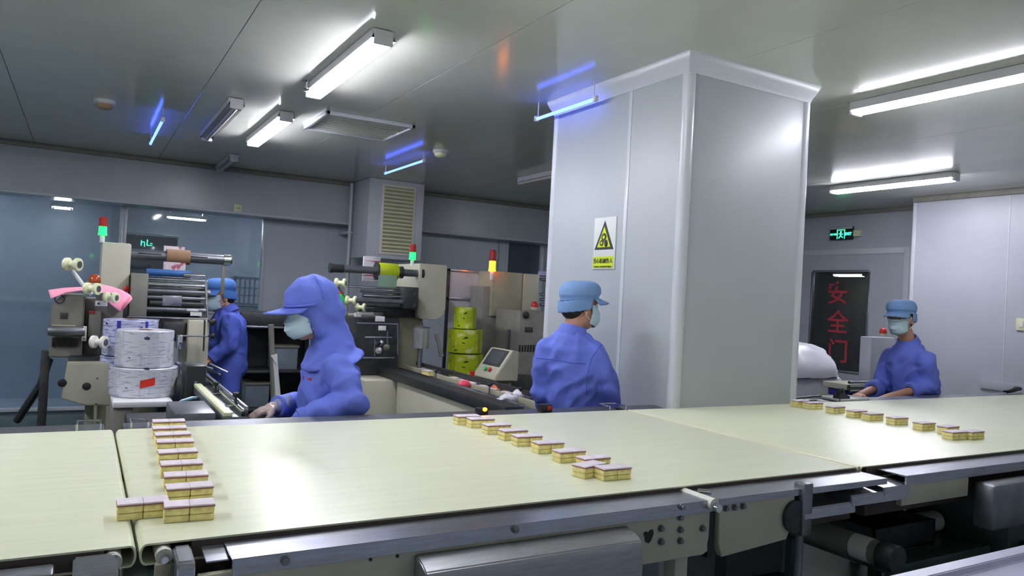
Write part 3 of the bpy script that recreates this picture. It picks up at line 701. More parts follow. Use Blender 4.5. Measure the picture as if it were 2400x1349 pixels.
# ------------------------------------------------------------------ machine helpers
def pbox(parent, name, m, px0, py0, px1, py1, Y, dy, b=.006, zmin=None):
    x0, x1, z0, z1 = rect(px0, py0, px1, py1, Y)
    if zmin is not None: z0 = zmin
    return MB().box(x0, x1, Y, Y + dy, z0, z1, b).build(name, m, parent)
def rod(parent, name, m, px0, px1, py, Y, r, n=18):
    """bar along X, py taken at the middle"""
    z = at((px0 + px1) / 2, py, Y=Y).z; x0, x1 = at(px0, py, Y=Y).x, at(px1, py, Y=Y).x
    return MB().cyl((x0, Y, z), (x1, Y, z), r, n=n).build(name, m, parent)
def spool(parent, px, py, Y, r=.036, m=m_cream):
    """pair of flanged guide bobbins on an axle along X"""
    p = at(px, py, Y=Y); L = r * 1.15
    ax = Vector((.82, -.57, 0))
    sp_ = MB().lathe([(0, -L), (r * .8, -L), (r, -L * .93), (r, -L * .55), (r * .85, -L * .45), (r * .5, -L * .35), (r * .48, 0), (r * .5, L * .35), (r * .85, L * .45), (r, L * .55), (r, L * .93), (r * .8, L), (0, L)], p, ax).build('guide_bobbin', m, parent)
    MB().cyl(p + ax * L * .98, p + ax * L * 1.08, r * .55, n=18).build('bobbin_hub', m_steeld, sp_)
    return sp_
def tower(parent, px, py_top, py_bot, Y, lit, top=m_redlens):
    """stacked signal light on a short stem: red over a lit lens"""
    p0, p1 = at(px, py_bot, Y=Y), at(px, py_top, Y=Y); h = p1.z - p0.z; r = min(.036, h * .16); x = (p0.x + p1.x) / 2
    t = MB().cyl((x, Y, p0.z), (x, Y, p0.z + h * .28), r * .55, n=16).build('signal_stem', m_lampw, parent)
    MB().lathe([(0, .28 * h), (r, .28 * h), (r, .34 * h), (r * .9, .35 * h), (r * .9, .62 * h), (0, .62 * h)], (x, Y, p0.z), n=20).build('signal_lens', lit, t)
    MB().lathe([(0, .62 * h), (r, .63 * h), (r, .68 * h), (r * .9, .69 * h), (r * .9, .95 * h), (r * .6, h), (0, h)], (x, Y, p0.z), n=20).build('signal_cap', top, t)
def beacon(parent, px, py, Y, r, m):
    p = at(px, py, Y=Y)
    b_ = MB().lathe([(0, -r * 1.3), (r * 1.05, -r * 1.3), (r * 1.05, -r * .6), (0, -r * .6)], p).build('beacon_base', m_beige, parent)
    MB().lathe([(r * .95, -r * .6), (r, -r * .3), (r * .95, r * .2), (r * .7, r * .65), (r * .35, r * .9), (0, r)], p).build('beacon_dome', m, b_)
def knob(parent, p, ax, r=.018, m=m_black):
    p = Vector(p); ax = Vector(ax)
    return MB().cyl(p, p + ax * r * 1.2, r * .35, n=10).lathe([(0, r * 1.0), (r * .8, r * 1.0), (r, r * 1.3), (r, r * 2.0), (r * .7, r * 2.3), (0, r * 2.3)], p, ax, 12).build('clamp_knob', m, parent)
def roll(label, px, py_top, py_bot, Y, r, m, group, core=.038, stripes=(), zbase=None):
    """upright reel of printed film standing on its end"""
    p0, p1 = at(px, py_bot, Y=Y), at(px, py_top, Y=Y)
    if zbase is not None: p0.z = zbase
    h = p1.z - p0.z
    t = thing('film_roll', label, 'film roll', (p0.x, Y, p0.z), group, local=True)
    link('wound_film', MB().lathe([(core, 0), (r - .004, 0), (r, .004), (r, h * .33), (r - .0015, h * .34), (r, h * .35), (r, h - .004), (r - .004, h), (core, h), (core, 0)], (0, 0, 0), n=48).mesh('wound_film', m), t)
    link('core', MB().lathe([(core - .006, -.0), (core, 0), (core, h + .002), (core - .006, h + .002), (core - .006, 0)], (0, 0, 0), n=24).mesh('core', m_card), t)
    for a0, a1 in stripes:
        g_ = [[((r + .0006) * math.cos(a0 + (a1 - a0) * i / 5), (r + .0006) * math.sin(a0 + (a1 - a0) * i / 5), z) for i in range(6)] for z in (.003, h - .003)]
        link('print_stripe', MB().quads(g_).mesh('print_stripe', m_stripe), t)
    return t, p0.z, h

# ------------------------------------------------------------------ machine 1 (left), long axis along Y
M1 = thing('packaging_machine', 'beige flow wrapping machine on the left with white film rolls', 'machine', (.3, 5.2, 0))
bed = thing('outfeed_table', 'dark steel outfeed table between the left machine and the hooded worker', 'table', (.7, 3.9, 0))
pbox(M1, 'cabinet', m_beige, 236, 568, 305, 700, 5.55, .5, .012, .8)
MB().box(at(236, 600, Y=5.55).x + .02, at(305, 600, Y=5.55).x + .42, 5.7, 6.05, .12, .75, .01).build('base_frame', m_beiged, M1)
tower(M1, 241, 508, 568, 5.7, m_greenlit)
# film unwind shaft with slots and collar
zsh = at(420, 602, Y=5.75).z; xs0, xs1 = at(303, 600, Y=5.75).x, at(540, 600, Y=5.75).x
MB().cyl((xs0, 5.75, zsh), (xs1 - .04, 5.75, zsh), .036, n=28).build('unwind_shaft', m_steeld, M1)
MB().cyl((xs1 - .045, 5.75, zsh), (xs1, 5.75, zsh), .042, n=28).build('shaft_collar', m_chrome, M1)
MB().cyl((xs1, 5.75, zsh), (xs1 + .012, 5.75, zsh), .026, n=20).build('shaft_end', m_iron, M1)
for a_, b_ in ((.08, .30), (.56, .76)):
    MB().box(xs0 + a_ * (xs1 - xs0), xs0 + b_ * (xs1 - xs0), 5.712, 5.72, zsh + .004, zsh + .012, .002).build('shaft_slot', m_black, M1)
MB().box(xs1 - .055, xs1 - .03, 5.74, 5.76, at(530, 690, Y=5.75).z, zsh - .03, .002).build('shaft_post', m_greyp, M1)
# rollers
for px0, px1, py, r, m in ((343, 447, 640, .024, m_blue), (430, 480, 645, .012, m_chrome), (345, 486, 655, .012, m_chrome), (348, 484, 668, .020, m_chrome),
                           (345, 492, 684, .026, m_steeld), (335, 480, 698, .016, m_steeld), (350, 478, 712, .022, m_iron), (340, 482, 726, .02, m_steeld)):
    rod(M1, 'guide_roller', m, px0, px1, py, 5.45 + (py % 7) * .012, r)
MB().box(at(380, 700, Y=5.4).x, at(425, 700, Y=5.4).x, 5.36, 5.38, at(400, 716, Y=5.4).z, at(400, 692, Y=5.4).z, .002).build('sensor_strip', m_steel, M1)
pbox(M1, 'side_plate', m_greyp, 306, 640, 346, 745, 5.45, .3, .004)
pbox(M1, 'inner_housing', m_iron, 300, 690, 486, 748, 5.62, .25, .004)
pbox(M1, 'side_plate', m_steeld, 470, 660, 486, 745, 5.5, .12, .004)
for px, py in ((447, 728), (455, 736)):
    pbox(M1, 'name_plate', m_paper, px - 9, py - 5, px + 18, py + (1 if py < 730 else 4), 5.40, .006, .001)
a_, b_ = at(482, 655, Y=5.3), at(487, 747, Y=5.3)
MB().cyl(a_, b_, .007, n=10).build('guard_rod', m_chrome, M1)
rod(M1, 'guard_rod', m_steel, 262, 487, 744, 5.3, .007, 10)
rod(M1, 'guard_rod', m_steel, 415, 487, 787, 5.2, .006, 10)
MB().cyl(at(480, 750, Y=5.2), at(477, 822, Y=5.2), .006, n=10).build('guard_rod', m_iron, M1)
knob(M1, at(487, 750, Y=5.25), (.8, -.4, -.3), .022); knob(M1, at(487, 787, Y=5.2), (1, 0, 0), .018)
pbox(M1, 'rear_panel', m_beige, 437, 750, 487, 925, 5.25, .5, .01, .1)
pbox(bed, 'drive_box', m_black, 435, 857, 482, 955, 4.2, .2, .006, .1)
pbox(bed, 'label_plate', m_steeld, 455, 893, 462, 925, 4.195, .006, .001)
pbox(M1, 'motor_housing', m_iron, 380, 752, 437, 800, 5.3, .3, .02)
# sealing head at the near end
x0, x1, z0, z1 = rect(118, 690, 196, 838, 4.9)
MB().prism([(x0, z0), (x0, z1 - .06), (x0 + .05, z1), (x1, z1), (x1, z0)], 'y', 4.9, 5.35, .008).build('sealing_head', m_greyp, M1)
pbox(M1, 'head_side', m_greyp, 196, 700, 286, 835, 5.0, .35, .008)
pbox(M1, 'name_plate', m_iron, 141, 733, 159, 747, 4.895, .006, .001)
MB().lathe([(.02, 0), (.026, 0), (.026, .008), (.02, .008), (.02, 0)], at(140, 700, Y=4.9), (0, -1, 0), 20).build('lifting_ring', m_iron, M1)
z = at(140, 775, Y=4.78).z
MB().lathe([(0, 0), (.024, .004), (.028, .02), (.028, .17), (.022, .18), (0, .18)], (at(110, 775, Y=4.78).x, 4.78, z), (1, 0, 0)).build('drive_motor', m_steeld, M1)
MB().box(at(118, 775, Y=4.8).x, at(178, 775, Y=4.8).x, 4.78, 4.9, z - .028, z + .028, .006).build('motor_mount', m_beiged, M1)
for k in range(12):
    x = at(122 + k * 5.4, 800, Y=4.89).x
    MB().box(x, x + .006, 4.888, 4.905, at(150, 812, Y=4.9).z, at(150, 791, Y=4.9).z).build('vent_slot', m_black, M1)
pbox(M1, 'terminal_strip', m_nylon, 191, 764, 203, 799, 4.88, .015, .003)
for k in range(4):
    p = at(197, 769 + k * 8, Y=4.88); MB().cyl((p.x, 4.882, p.z), (p.x, 4.876, p.z), .004, n=10).build('terminal_screw', m_iron, M1)
pbox(M1, 'switch_box', m_greyp, 207, 728, 236, 790, 4.92, .1, .006)
pbox(M1, 'red_tag', m_redlens, 208, 728, 222, 735, 4.915, .006, .001)
pbox(M1, 'white_bracket', m_paper, 223, 704, 252, 717, 4.86, .012, .002)
p = at(231, 711, Y=4.86); MB().cyl((p.x, 4.862, p.z), (p.x, 4.855, p.z), .006, n=10).build('bolt', m_iron, M1)
pbox(M1, 'cable_box', m_iron, 255, 700, 300, 745, 5.2, .15, .004)
# tape guide arm with bobbins
MB().tube([at(168, 632, Y=4.84), at(195, 668, Y=4.84), at(215, 690, Y=4.84)], .011, 8).build('bobbin_arm', m_paper, M1)
spool(M1, 170, 619, 4.8, .036); spool(M1, 216, 676, 4.78, .033); spool(M1, 260, 697, 4.8, .03); spool(M1, 232, 801, 4.62, .034, m_nylon)
MB().box(at(225, 690, Y=4.86).x, at(262, 690, Y=4.86).x, 4.84, 4.87, at(240, 700, Y=4.86).z, at(240, 686, Y=4.86).z, .003).build('bobbin_bracket', m_steeld, M1)
MB().cyl(at(240, 801, Y=4.64), at(240, 801, Y=5.0), .01, n=10).build('bobbin_axle', m_steel, M1)
beacon(M1, 222, 655, 5.15, .034, m_orange)
beacon(M1, 361, 763, 4.95, .024, m_orange)
p = at(297, 676, Y=5.53); MB().lathe([(.016, 0), (.02, .004), (.02, .02), (.012, .026), (0, .027)], p, (0, -1, 0), 18).build('stop_button', m_red, M1)
# gearbox below the head
x0, x1, z0, z1 = rect(148, 851, 266, 950, 4.65)
MB().prism([(x0 + .012, z1), (x1, z1 + .004), (x1, z0 - .004), (x0 + .1, z0), (x0 - .006, z0 + .04)], 'y', 4.65, 5.2, .006).build('gearbox', m_beige, M1)
for px, py in ((146, 897), (203, 905)):
    p = at(px, py, Y=4.65); MB().lathe([(0, .004), (.014, .004), (.02, .002), (.022, -.001), (.022, -.004), (0, -.004)], p, (0, -1, 0), 20).build('oil_port', m_black, M1)
for px, py in ((228, 886), (225, 946)):
    p = at(px, py, Y=4.65); MB().cyl((p.x, 4.652, p.z), (p.x, 4.644, p.z), .004, n=8).build('bolt', m_iron, M1)
pbox(M1, 'neck_block', m_iron, 160, 838, 240, 853, 4.75, .35, .004)
for px in (98, 205, 235):
    pbox(M1, 'leg', m_iron if px < 150 else m_beiged, px - 7, 822 if px < 150 else 945, px + 14, 1000, 5.05, .08, .004, 0)
MB().tube([at(115, 840, Y=5.1), at(96, 900, Y=5.1), at(40, 985, Y=5.3)], .022, 8).build('brace', m_iron, M1)
# roll stand and bed in front
x0, x1, z0, z1 = rect(262, 938, 402, 1005, 4.18)
ZST = z1
rs = thing('roll_stand', 'light grey metal stand carrying the white film rolls', 'stand', (x0, 4.2, 0))
MB().box(x0, x1, 4.14, 4.94, z1 - .03, z1, .006).build('top_plate', m_paper, rs)
MB().box(x0, x0 + .09, 4.16, 4.6, 0, z1 - .03, .006).build('leg_panel', m_greyp, rs)
MB().box(x1 - .05, x1, 4.3, 4.6, 0, z1 - .03, .006).build('leg_panel', m_iron, rs)
# outfeed bed running towards the belt
xo0, xo1 = at(405, 965, Y=3.35).x, at(500, 965, Y=3.35).x
MB().box(xo0, xo1, 3.28, 3.62, .72, at(450, 957, Y=3.4).z, .006).build('plate', m_steeld, bed)
MB().box(xo0 - .14, xo1 - .02, 3.66, 4.05, .60, .86, .006).build('gear_housing', m_iron, bed)
xi0, xi1 = at(502, 955, Y=3.5).x, at(556, 955, Y=3.5).x
zi = at(520, 948, Y=3.5).z
MB().box(xi0, xi1, 3.25, 4.9, zi - .05, zi - .012, .004).build('infeed_bed', m_steeld, bed)
MB().box(xi0, xi0 + .035, 3.25, 4.85, zi - .012, zi + .006, .003).build('guide_strip', m_cream, bed)
MB().box(xi0 + .07, xi0 + .082, 3.25, 4.85, zi - .012, zi + .02, .002).build('guide_rail', m_chrome, bed)
MB().box(xi1 - .015, xi1, 3.25, 4.85, zi - .012, zi + .03, .002).build('guide_rail', m_steel, bed)
for x in (xi0 + .04, xi1 - .03):
    for y in (3.3, 4.8): MB().box(x - .02, x + .02, y - .02, y + .02, 0, zi - .05, .003).build('leg', m_iron, bed)
for px, py, Y in ((553, 935, 3.45), (505, 908, 3.9)):
    p = at(px, py, Y=Y); MB().cyl((p.x, Y, zi), (p.x, Y, p.z), .008, n=10).build('clamp_post', m_iron, bed)
    knob(bed, (p.x, Y, p.z - .005), (0, 0, 1), .015)
    MB().cyl((p.x - .06, Y, p.z - .03), (p.x + .03, Y, p.z - .03), .005, n=8).build('clamp_rod', m_chrome, bed)
MB().tube([at(406, 956, Y=3.9), at(425, 940, Y=3.9), at(450, 932, Y=3.95), at(480, 932, Y=4.0), at(500, 938, Y=4.05)], .008, 8).build('air_hose', m_hose, bed)
for k in range(5):
    p = at(420 + k * 18, 852 + (k % 2) * 9, Y=4.85)
    MB().cyl(p, p + Vector((.09, -.1, -.01 * k)), .006, n=8).build('linkage_rod', m_chrome if k % 2 else m_steel, M1)
MB().box(at(420, 880, Y=4.9).x, at(440, 880, Y=4.9).x, 4.6, 5.2, at(430, 905, Y=4.8).z, at(430, 862, Y=4.8).z, .004).build('chain_cover', m_steel, M1)
MB().box(at(405, 880, Y=4.75).x, at(432, 880, Y=4.75).x, 4.7, 4.9, at(418, 950, Y=4.8).z, at(418, 905, Y=4.8).z, .006).build('chain_guard', m_steeld, M1)
pbox(M1, 'film_guide', m_chrome, 416, 785, 428, 818, 5.0, .2, .004)
# paper hung on the hand-wheel
# film rolls
zr_ = at(335, 935, Y=4.28).z
roll('white film roll with a red tape strip, lower roll of the front stack', 335, 857, 938, 4.4, .162, m_filmw, 'white film rolls', zbase=ZST + .001)
roll('white film roll, upper roll of the front stack on the left machine', 337, 772, 856, 4.4, .14, m_filmw, 'white film rolls')
roll('blue striped white film roll, topmost of the stack behind', 303, 748, 830, 4.76, .14, m_filmb, 'white film rolls', stripes=((4.15, 4.3), (5.2, 5.32)))
roll('blue printed white film roll, lower one of the stack behind', 303, 832, 940, 4.76, .16, m_filmb, 'white film rolls', zbase=ZST + .001)
rt = at(348, 898, Y=4.24)
rtp = thing('tape_strip', 'strip of red tape across the lower white film roll', 'tape', (rt.x, 4.237, rt.z))
MB().quads([[(.0 + at(335, 0, Y=4.4).x * 0 + at(335, 898, Y=4.4).x + .1632 * math.sin(t_), 4.4 - .1632 * math.cos(t_), rt.z + dz + .035 * t_) for t_ in [-.15 + .11 * i for i in range(8)]] for dz in (-.02, .02)]).build('tape', m_tapered, rtp)
# red wrappers resting behind the upper roll
# film on the shaft of machine 1
x0, x1 = at(390, 600, Y=5.75).x, at(445, 600, Y=5.75).x
fr_ = thing('film_core', 'brown cardboard core on the film shaft of the left machine', 'core', (x0, 5.75, zsh))
MB().lathe([(.037, 0), (.052, 0), (.052, x1 - x0), (.037, x1 - x0), (.037, 0)], (x0, 5.75, zsh), (1, 0, 0)).build('tube', m_card, fr_)
fw_ = thing('film_web', 'white and pink film web hanging below the cardboard core', 'film', (x0, 5.72, zsh))
MB().box(x0 - .02, x1 - .03, 5.70, 5.702, at(410, 650, Y=5.7).z, zsh - .04).build('film', film_mat('pink_white_film', '#cfc0c8', [('#a8606c', .6, .66, 14, (1, 1, 1))]), fw_)
MB().box(x0 - .015, x1 - .03, 5.80, 5.802, zsh + .0, zsh + .075).build('film_back', film_mat('pink_white_film_back', '#d9d0d8', [('#a8606c', .6, .66, 14, (1, 1, 1))]), fw_)

# pink cloth over the sealing head
gr_ = []
TOPL = [(113, 680), (150, 675), (190, 673), (215, 668), (240, 667), (262, 672), (285, 680), (303, 690), (309, 697)]
LOWL = [(120, 700), (150, 688), (190, 681), (215, 684), (240, 697), (262, 716), (281, 730), (292, 722), (309, 700)]
def lerpl(L, u):
    k = u * (len(L) - 1); i = min(int(k), len(L) - 2); t = k - i
    return L[i][0] + (L[i + 1][0] - L[i][0]) * t, L[i][1] + (L[i + 1][1] - L[i][1]) * t
for j in range(11):
    v = j / 10; row = []
    for i in range(41):
        u = i / 40; a0, a1 = lerpl(TOPL, u); b0, b1 = lerpl(LOWL, u)
        row.append(at(a0 + (b0 - a0) * v, a1 + (b1 - a1) * v, Y=4.98 - .1 * math.sin(v * 1.5) + .018 * math.sin(u * 23 + v * 3) * (.3 + v)))
    gr_.append(row)
pc = thing('pink_cloth', 'pink cloth draped over the top of the left machine', 'cloth', (at(200, 680, Y=4.95)))
c_ = MB().quads(gr_).build('cloth', m_pink, pc)
sd = c_.modifiers.new('thick', 'SOLIDIFY'); sd.thickness = .003

# ------------------------------------------------------------------ machine 2 (middle)
M2 = thing('packaging_machine', 'beige flow wrapping machine in the middle with green film', 'machine', (2.5, 6.0, 0))
XC = 2.52
# rounded overhead cabinet: side face towards -X, front towards -Y
yf, ybk = 6.0, 6.75
zc0, zc1 = at(1015, 748, Y=6.0).z, at(1000, 618, Y=6.0).z; xc1 = at(1046, 680, Y=6.0).x
pts = [(XC, zc1), (xc1, zc1), (xc1, zc0 + .09)]
for k in range(7):
    a_ = -math.pi / 2 * k / 6; pts.append((xc1 - .09 + .09 * math.cos(a_), zc0 + .09 + .09 * math.sin(a_)))
pts += [(XC + .03, zc0), (XC, zc0 + .03)]
MB().prism(pts, 'y', yf, ybk, .006).build('cabinet', m_beige, M2)
tower(M2, 967, 572, 622, 6.2, m_greenlit)
# unwind shaft
zsh2 = at(880, 634, Y=6.05).z; sx0, sx1 = at(775, 634, Y=6.05).x, at(984, 634, Y=6.05).x
MB().cyl((sx0, 6.05, zsh2), (sx1, 6.05, zsh2), .032, n=26).build('unwind_shaft', m_steeld, M2)
MB().lathe([(.0, 0), (.04, .0), (.042, .01), (.036, .05), (.036, .11), (.03, .12), (0, .12)], (sx0 - .012, 6.05, zsh2), (1, 0, 0), 26).build('shaft_nut', m_iron, M2)
MB().cyl((sx1, 6.05, zsh2), (sx1 + .02, 6.05, zsh2), .062, n=28).build('shaft_flange', m_iron, M2)
MB().cyl((at(938, 634, Y=6.05).x, 6.05, zsh2), (at(941, 634, Y=6.05).x + .008, 6.05, zsh2), .052, n=28).build('shaft_disc', m_iron, M2)
x0, x1 = at(884, 634, Y=6.05).x, at(930, 634, Y=6.05).x
gf = thing('film_reel', 'yellow green film reel mounted on the middle machine shaft', 'film roll', (x0, 6.05, zsh2))
MB().lathe([(.033, 0), (.07, 0), (.072, .003), (.072, x1 - x0 - .003), (.07, x1 - x0), (.033, x1 - x0), (.033, 0)], (x0, 6.05, zsh2), (1, 0, 0), 40).build('wound_film', m_filmg, gf)
MB().cyl((x0 - .012, 6.05, zsh2), (x0, 6.05, zsh2), .076, n=32).build('end_disc', m_iron, gf)
gw = thing('film_web', 'green film web running down from the green reel', 'film', (x0, 6.0, zsh2))
MB().box(x0 - .01, x1 - .02, 5.985, 5.987, at(905, 676, Y=5.98).z, zsh2 - .02).build('film', mat('thin_green_film', '#7f9a86', .25, 0, .1, 8), gw)
MB().box(at(853, 605, Y=6.3).x, at(893, 605, Y=6.3).x, 6.3, 6.33, at(873, 660, Y=6.3).z, at(873, 601, Y=6.3).z, .006).build('film_box', film_mat('white_red_film', '#c8c4d0', [('#a03858', .6, .66, 9, (.3, 1, 6))]), M2)
# roller bank
for px0, px1, py, r, m in ((815, 945, 674, .010, m_chrome), (850, 952, 694, .018, m_chrome), (830, 955, 706, .024, m_steeld), (845, 960, 684, .014, m_steeld), (840, 905, 726, .016, m_iron), (835, 892, 740, .012, m_steel), (845, 935, 715, .02, m_iron)):
    rod(M2, 'guide_roller', m, px0, px1, py, 5.86 + (py % 5) * .02, r)
MB().box(at(940, 700, Y=5.9).x, at(972, 700, Y=5.9).x, 5.82, 6.1, at(955, 722, Y=5.9).z, at(955, 672, Y=5.9).z, .006).build('roller_bracket', m_iron, M2)
MB().box(at(905, 705, Y=6.0).x, XC, 6.05, 6.3, at(940, 742, Y=6.1).z, at(940, 700, Y=6.1).z, .006).build('drive_block', m_iron, M2)
for px, py in ((968, 716), (968, 690)):
    p = at(px, py, Y=5.85); MB().lathe([(0, 0), (.03, 0), (.034, .006), (.034, .02), (.02, .03), (0, .03)], p, (-.5, -.86, 0), 18).build('hand_nut', m_iron, M2)
# bobbins and green tab
spool(M2, 798, 663, 5.2, .034); spool(M2, 823, 704, 5.2, .034); spool(M2, 845, 720, 5.25, .031)
MB().tube([at(790, 668, Y=5.24), at(808, 695, Y=5.24), at(818, 712, Y=5.24)], .008, 8).build('bobbin_arm', m_greyp, M2)
MB().box(at(783, 700, Y=5.5).x, at(812, 700, Y=5.5).x, 5.5, 5.51, at(798, 710, Y=5.5).z, at(798, 689, Y=5.5).z, .002).build('green_tag', m_greencl, M2)
beacon(M2, 800, 688, 5.56, .022, m_orange)
MB().box(at(838, 730, Y=5.3).x, at(846, 730, Y=5.3).x, 5.28, 5.32, at(842, 742, Y=5.3).z, at(842, 731, Y=5.3).z, .002).box(at(832, 735, Y=5.3).x, at(838, 735, Y=5.3).x, 5.28, 5.32, at(835, 742, Y=5.3).z, at(835, 733, Y=5.3).z, .002).build('white_bracket', m_paper, M2)
# sealing station behind glass rods
MB().box(at(800, 800, Y=5.95).x, at(935, 800, Y=5.95).x, 5.95, 6.4, .75, at(870, 745, Y=5.95).z, .008).build('sealing_housing', m_iron, M2)
MB().box(at(860, 850, Y=6.0).x, XC + .1, 6.1, 6.6, .1, zc0 + .01, .01).build('column', m_beiged, M2)
for px0, px1, py, m in ((836, 933, 758, m_steel), (855, 918, 790, m_chrome), (850, 925, 838, m_steel)):
    rod(M2, 'guard_rod', m, px0, px1, py, 5.6, .006, 8)
for px, y0_, y1_ in ((932, 758, 830), (908, 775, 815), (878, 795, 835)):
    MB().cyl(at(px, y0_, Y=5.6), at(px, y1_, Y=5.6), .005, n=8).build('guard_rod', m_steel, M2)
pbox(M2, 'name_plate', m_paper, 880, 741, 902, 753, 5.6, .006, .001); pbox(M2, 'paper_slip', m_paper, 887, 763, 905, 774, 5.6, .004, .001)
for k, (px, py) in enumerate(((893, 805), (905, 815), (887, 822), (880, 808))):
    p = at(px, py, Y=5.7)
    MB().lathe([(0, 0), (.024, .002), (.026, .012), (.02, .045), (.012, .06), (0, .062)], p, (-.2, -.9, .3), 16).build('sealing_jaw', [m_steel, m_beiged, m_paper, m_iron][k], M2)
# infeed table running to the belt: beige body, dark top beams
TZ = .895
def tx(px, py): return at(px, py, Z=TZ)
XT0, XT1, YT0, YT1 = 2.17, 2.66, 3.78, 6.0
MB().box(XT0 + .02, XT1 - .05, YT0 + .02, 5.55, .12, TZ - .085, .012).build('table_body', m_beige, M2)
MB().box(XT0 - .22, XT0 + .3, 5.62, 6.3, .40, TZ - .09, .012).build('rear_body', m_beige, M2)
MB().box(XT0 - .15, XT0 + .3, 5.75, 6.3, .05, .40, .01).build('rear_base', m_steeld, M2)
MB().box(XT0, XT0 + .13, YT0, YT1 - .05, TZ - .085, TZ - .02, .006).build('table_beam', m_iron, M2)
MB().box(XT0 + .13, XT1, YT0, YT1 - .05, TZ - .085, TZ - .045, .004).build('table_plate', m_steeld, M2)
MB().box(XT0 + .125, XT0 + .135, YT0, YT1 - .2, TZ - .02, TZ - .006, .002).build('guide_rail', m_chrome, M2)
MB().box(XT0 + .22, XT0 + .25, YT0, YT1 - .1, TZ - .045, TZ - .0, .003).build('guide_rail', m_beiged, M2)
MB().box(XT1 - .17, XT1 - .14, YT0, YT1 - .1, TZ - .0, TZ + .03, .003).build('guide_beam', m_iron, M2)
for y in (4.0, 4.7, 5.4):
    MB().box(XT1 - .2, XT1 - .1, y - .015, y + .015, TZ - .045, TZ + .004, .003).build('guide_support', m_steeld, M2)
for y, xx in ((4.15, XT0 + .32), (4.05, XT0 + .45), (5.15, XT0 + .17), (4.35, XT0 + .2)):
    MB().cyl((xx, y, TZ - .045), (xx, y, TZ + .02), .006, n=8).build('clamp_post', m_steeld, M2)
    knob(M2, (xx, y, TZ + .01), (0, 0, 1), .014)
MB().cyl((XT0 + .4, 5.0, TZ + .02), (XT0 + .4, 5.0, TZ + .05), .018, n=16).build('stop_button', m_red, M2)
for px, py in ((1000, 905), (1152, 955)):
    p = at(px, py, X=XT0 + .02)
    MB().prism([(p.y + .035, p.z + .02), (p.y - .03, p.z - .01), (p.y + .005, p.z - .035)], 'x', p.x - .006, p.x + .004).build('latch_notch', m_iron, M2, 0)
for x in (XT0 + .06, XT1 - .1):
    for y in (YT0 + .1, 5.4): MB().cyl((x, y, 0), (x, y, .13), .025, n=14).build('foot', m_iron, M2)
# control box right of the table, its slope facing the table
hY0, hY1 = 5.15, 5.52
hx0, hx1 = at(1162, 870, Y=hY0).x, at(1216, 850, Y=hY0).x
HZ0, HT = at(1180, 893, Y=hY0).z, at(1212, 822, Y=hY0).z
hm = thing('control_box', 'slanted beige control box with touch screen and red button', 'control box', (hx0, hY0, HZ0))
xt_ = hx1 - .06
MB().prism([(hx0, HZ0), (hx0, HZ0 + .03), (xt_, HT), (hx1, HT - .004), (hx1, HZ0)], 'y', hY0, hY1, .006).build('case', m_beige, hm)
sl = Vector((xt_ - hx0, 0, HT - HZ0 - .03)); SLN = sl.length; sl.normalize(); nn = Vector((-sl.z, 0, sl.x))
def onslope(u, v, h): return Vector((hx0, hY1 + (hY0 - hY1) * u, HZ0 + .03)) + sl * v + nn * h
def slab(u0, u1, v0, v1, h0, h1, name, m, par):
    P_ = [onslope(u0, v0, h0), onslope(u1, v0, h0), onslope(u1, v1, h0), onslope(u0, v1, h0)]; Q_ = [onslope(u0, v0, h1), onslope(u1, v0, h1), onslope(u1, v1, h1), onslope(u0, v1, h1)]
    mb = MB(); A_ = [mb.bm.verts.new(p) for p in P_]; B_ = [mb.bm.verts.new(p) for p in Q_]
    mb.bm.faces.new(A_[::-1]); mb.bm.faces.new(B_)
    for i in range(4): mb.bm.faces.new((A_[i], A_[(i + 1) % 4], B_[(i + 1) % 4], B_[i]))
    return mb.build(name, m, par)
sc_ = slab(.12, .88, SLN * .36, SLN * .96, 0, .005, 'screen_bezel', m_iron, hm)
slab(.2, .8, SLN * .44, SLN * .9, .005, .007, 'screen', m_screen, sc_)
for u, m in ((.42, m_greencl), (.62, m_red)):
    MB().lathe([(0, 0), (.013, 0), (.013, .008), (.018, .012), (.018, .02), (0, .024)], onslope(u, SLN * .2, 0), nn, 18).build('push_button', m, hm)
MB().box(hx0 + .03, hx1 - .03, hY0 + .05, hY1 - .05, 0, HZ0, .006).build('pedestal', m_beiged, hm)
# steel cup on a post
p0, p1 = at(985, 815, Y=5.75), at(985, 768, Y=5.75)
cupt = thing('steel_canister', 'polished steel canister with a lid beside the middle machine', 'canister', (p0.x, 5.75, p0.z))
h = p1.z - p0.z; r = .072
MB().lathe([(0, 0), (r * .9, 0), (r * .95, .008), (r * .95, h * .9), (r, h * .94), (r, h), (r * .9, h), (0, h + .006)], p0, n=32).build('body', mat('bright_steel', '#c4c5c6', .3, .65, .06, 20, stretch=(12, 12, 1)), cupt)
MB().lathe([(0, h), (r * 1.03, h), (r * 1.03, h + .01), (.02, h + .018), (.012, h + .022), (.012, h + .034), (.018, h + .04), (0, h + .046)], p0, n=32).build('lid', m_steeld, cupt)
MB().cyl((p0.x, p0.y, .0), (p0.x, p0.y, p0.z), .02).build('post', m_steeld, cupt)
# beige paddle next to it
MB().tube([at(1022, 780, Y=5.7), at(1028, 805, Y=5.7), at(1035, 835, Y=5.7)], [.02, .018, .022], 4).build('chute_arm', m_greyp, M2)
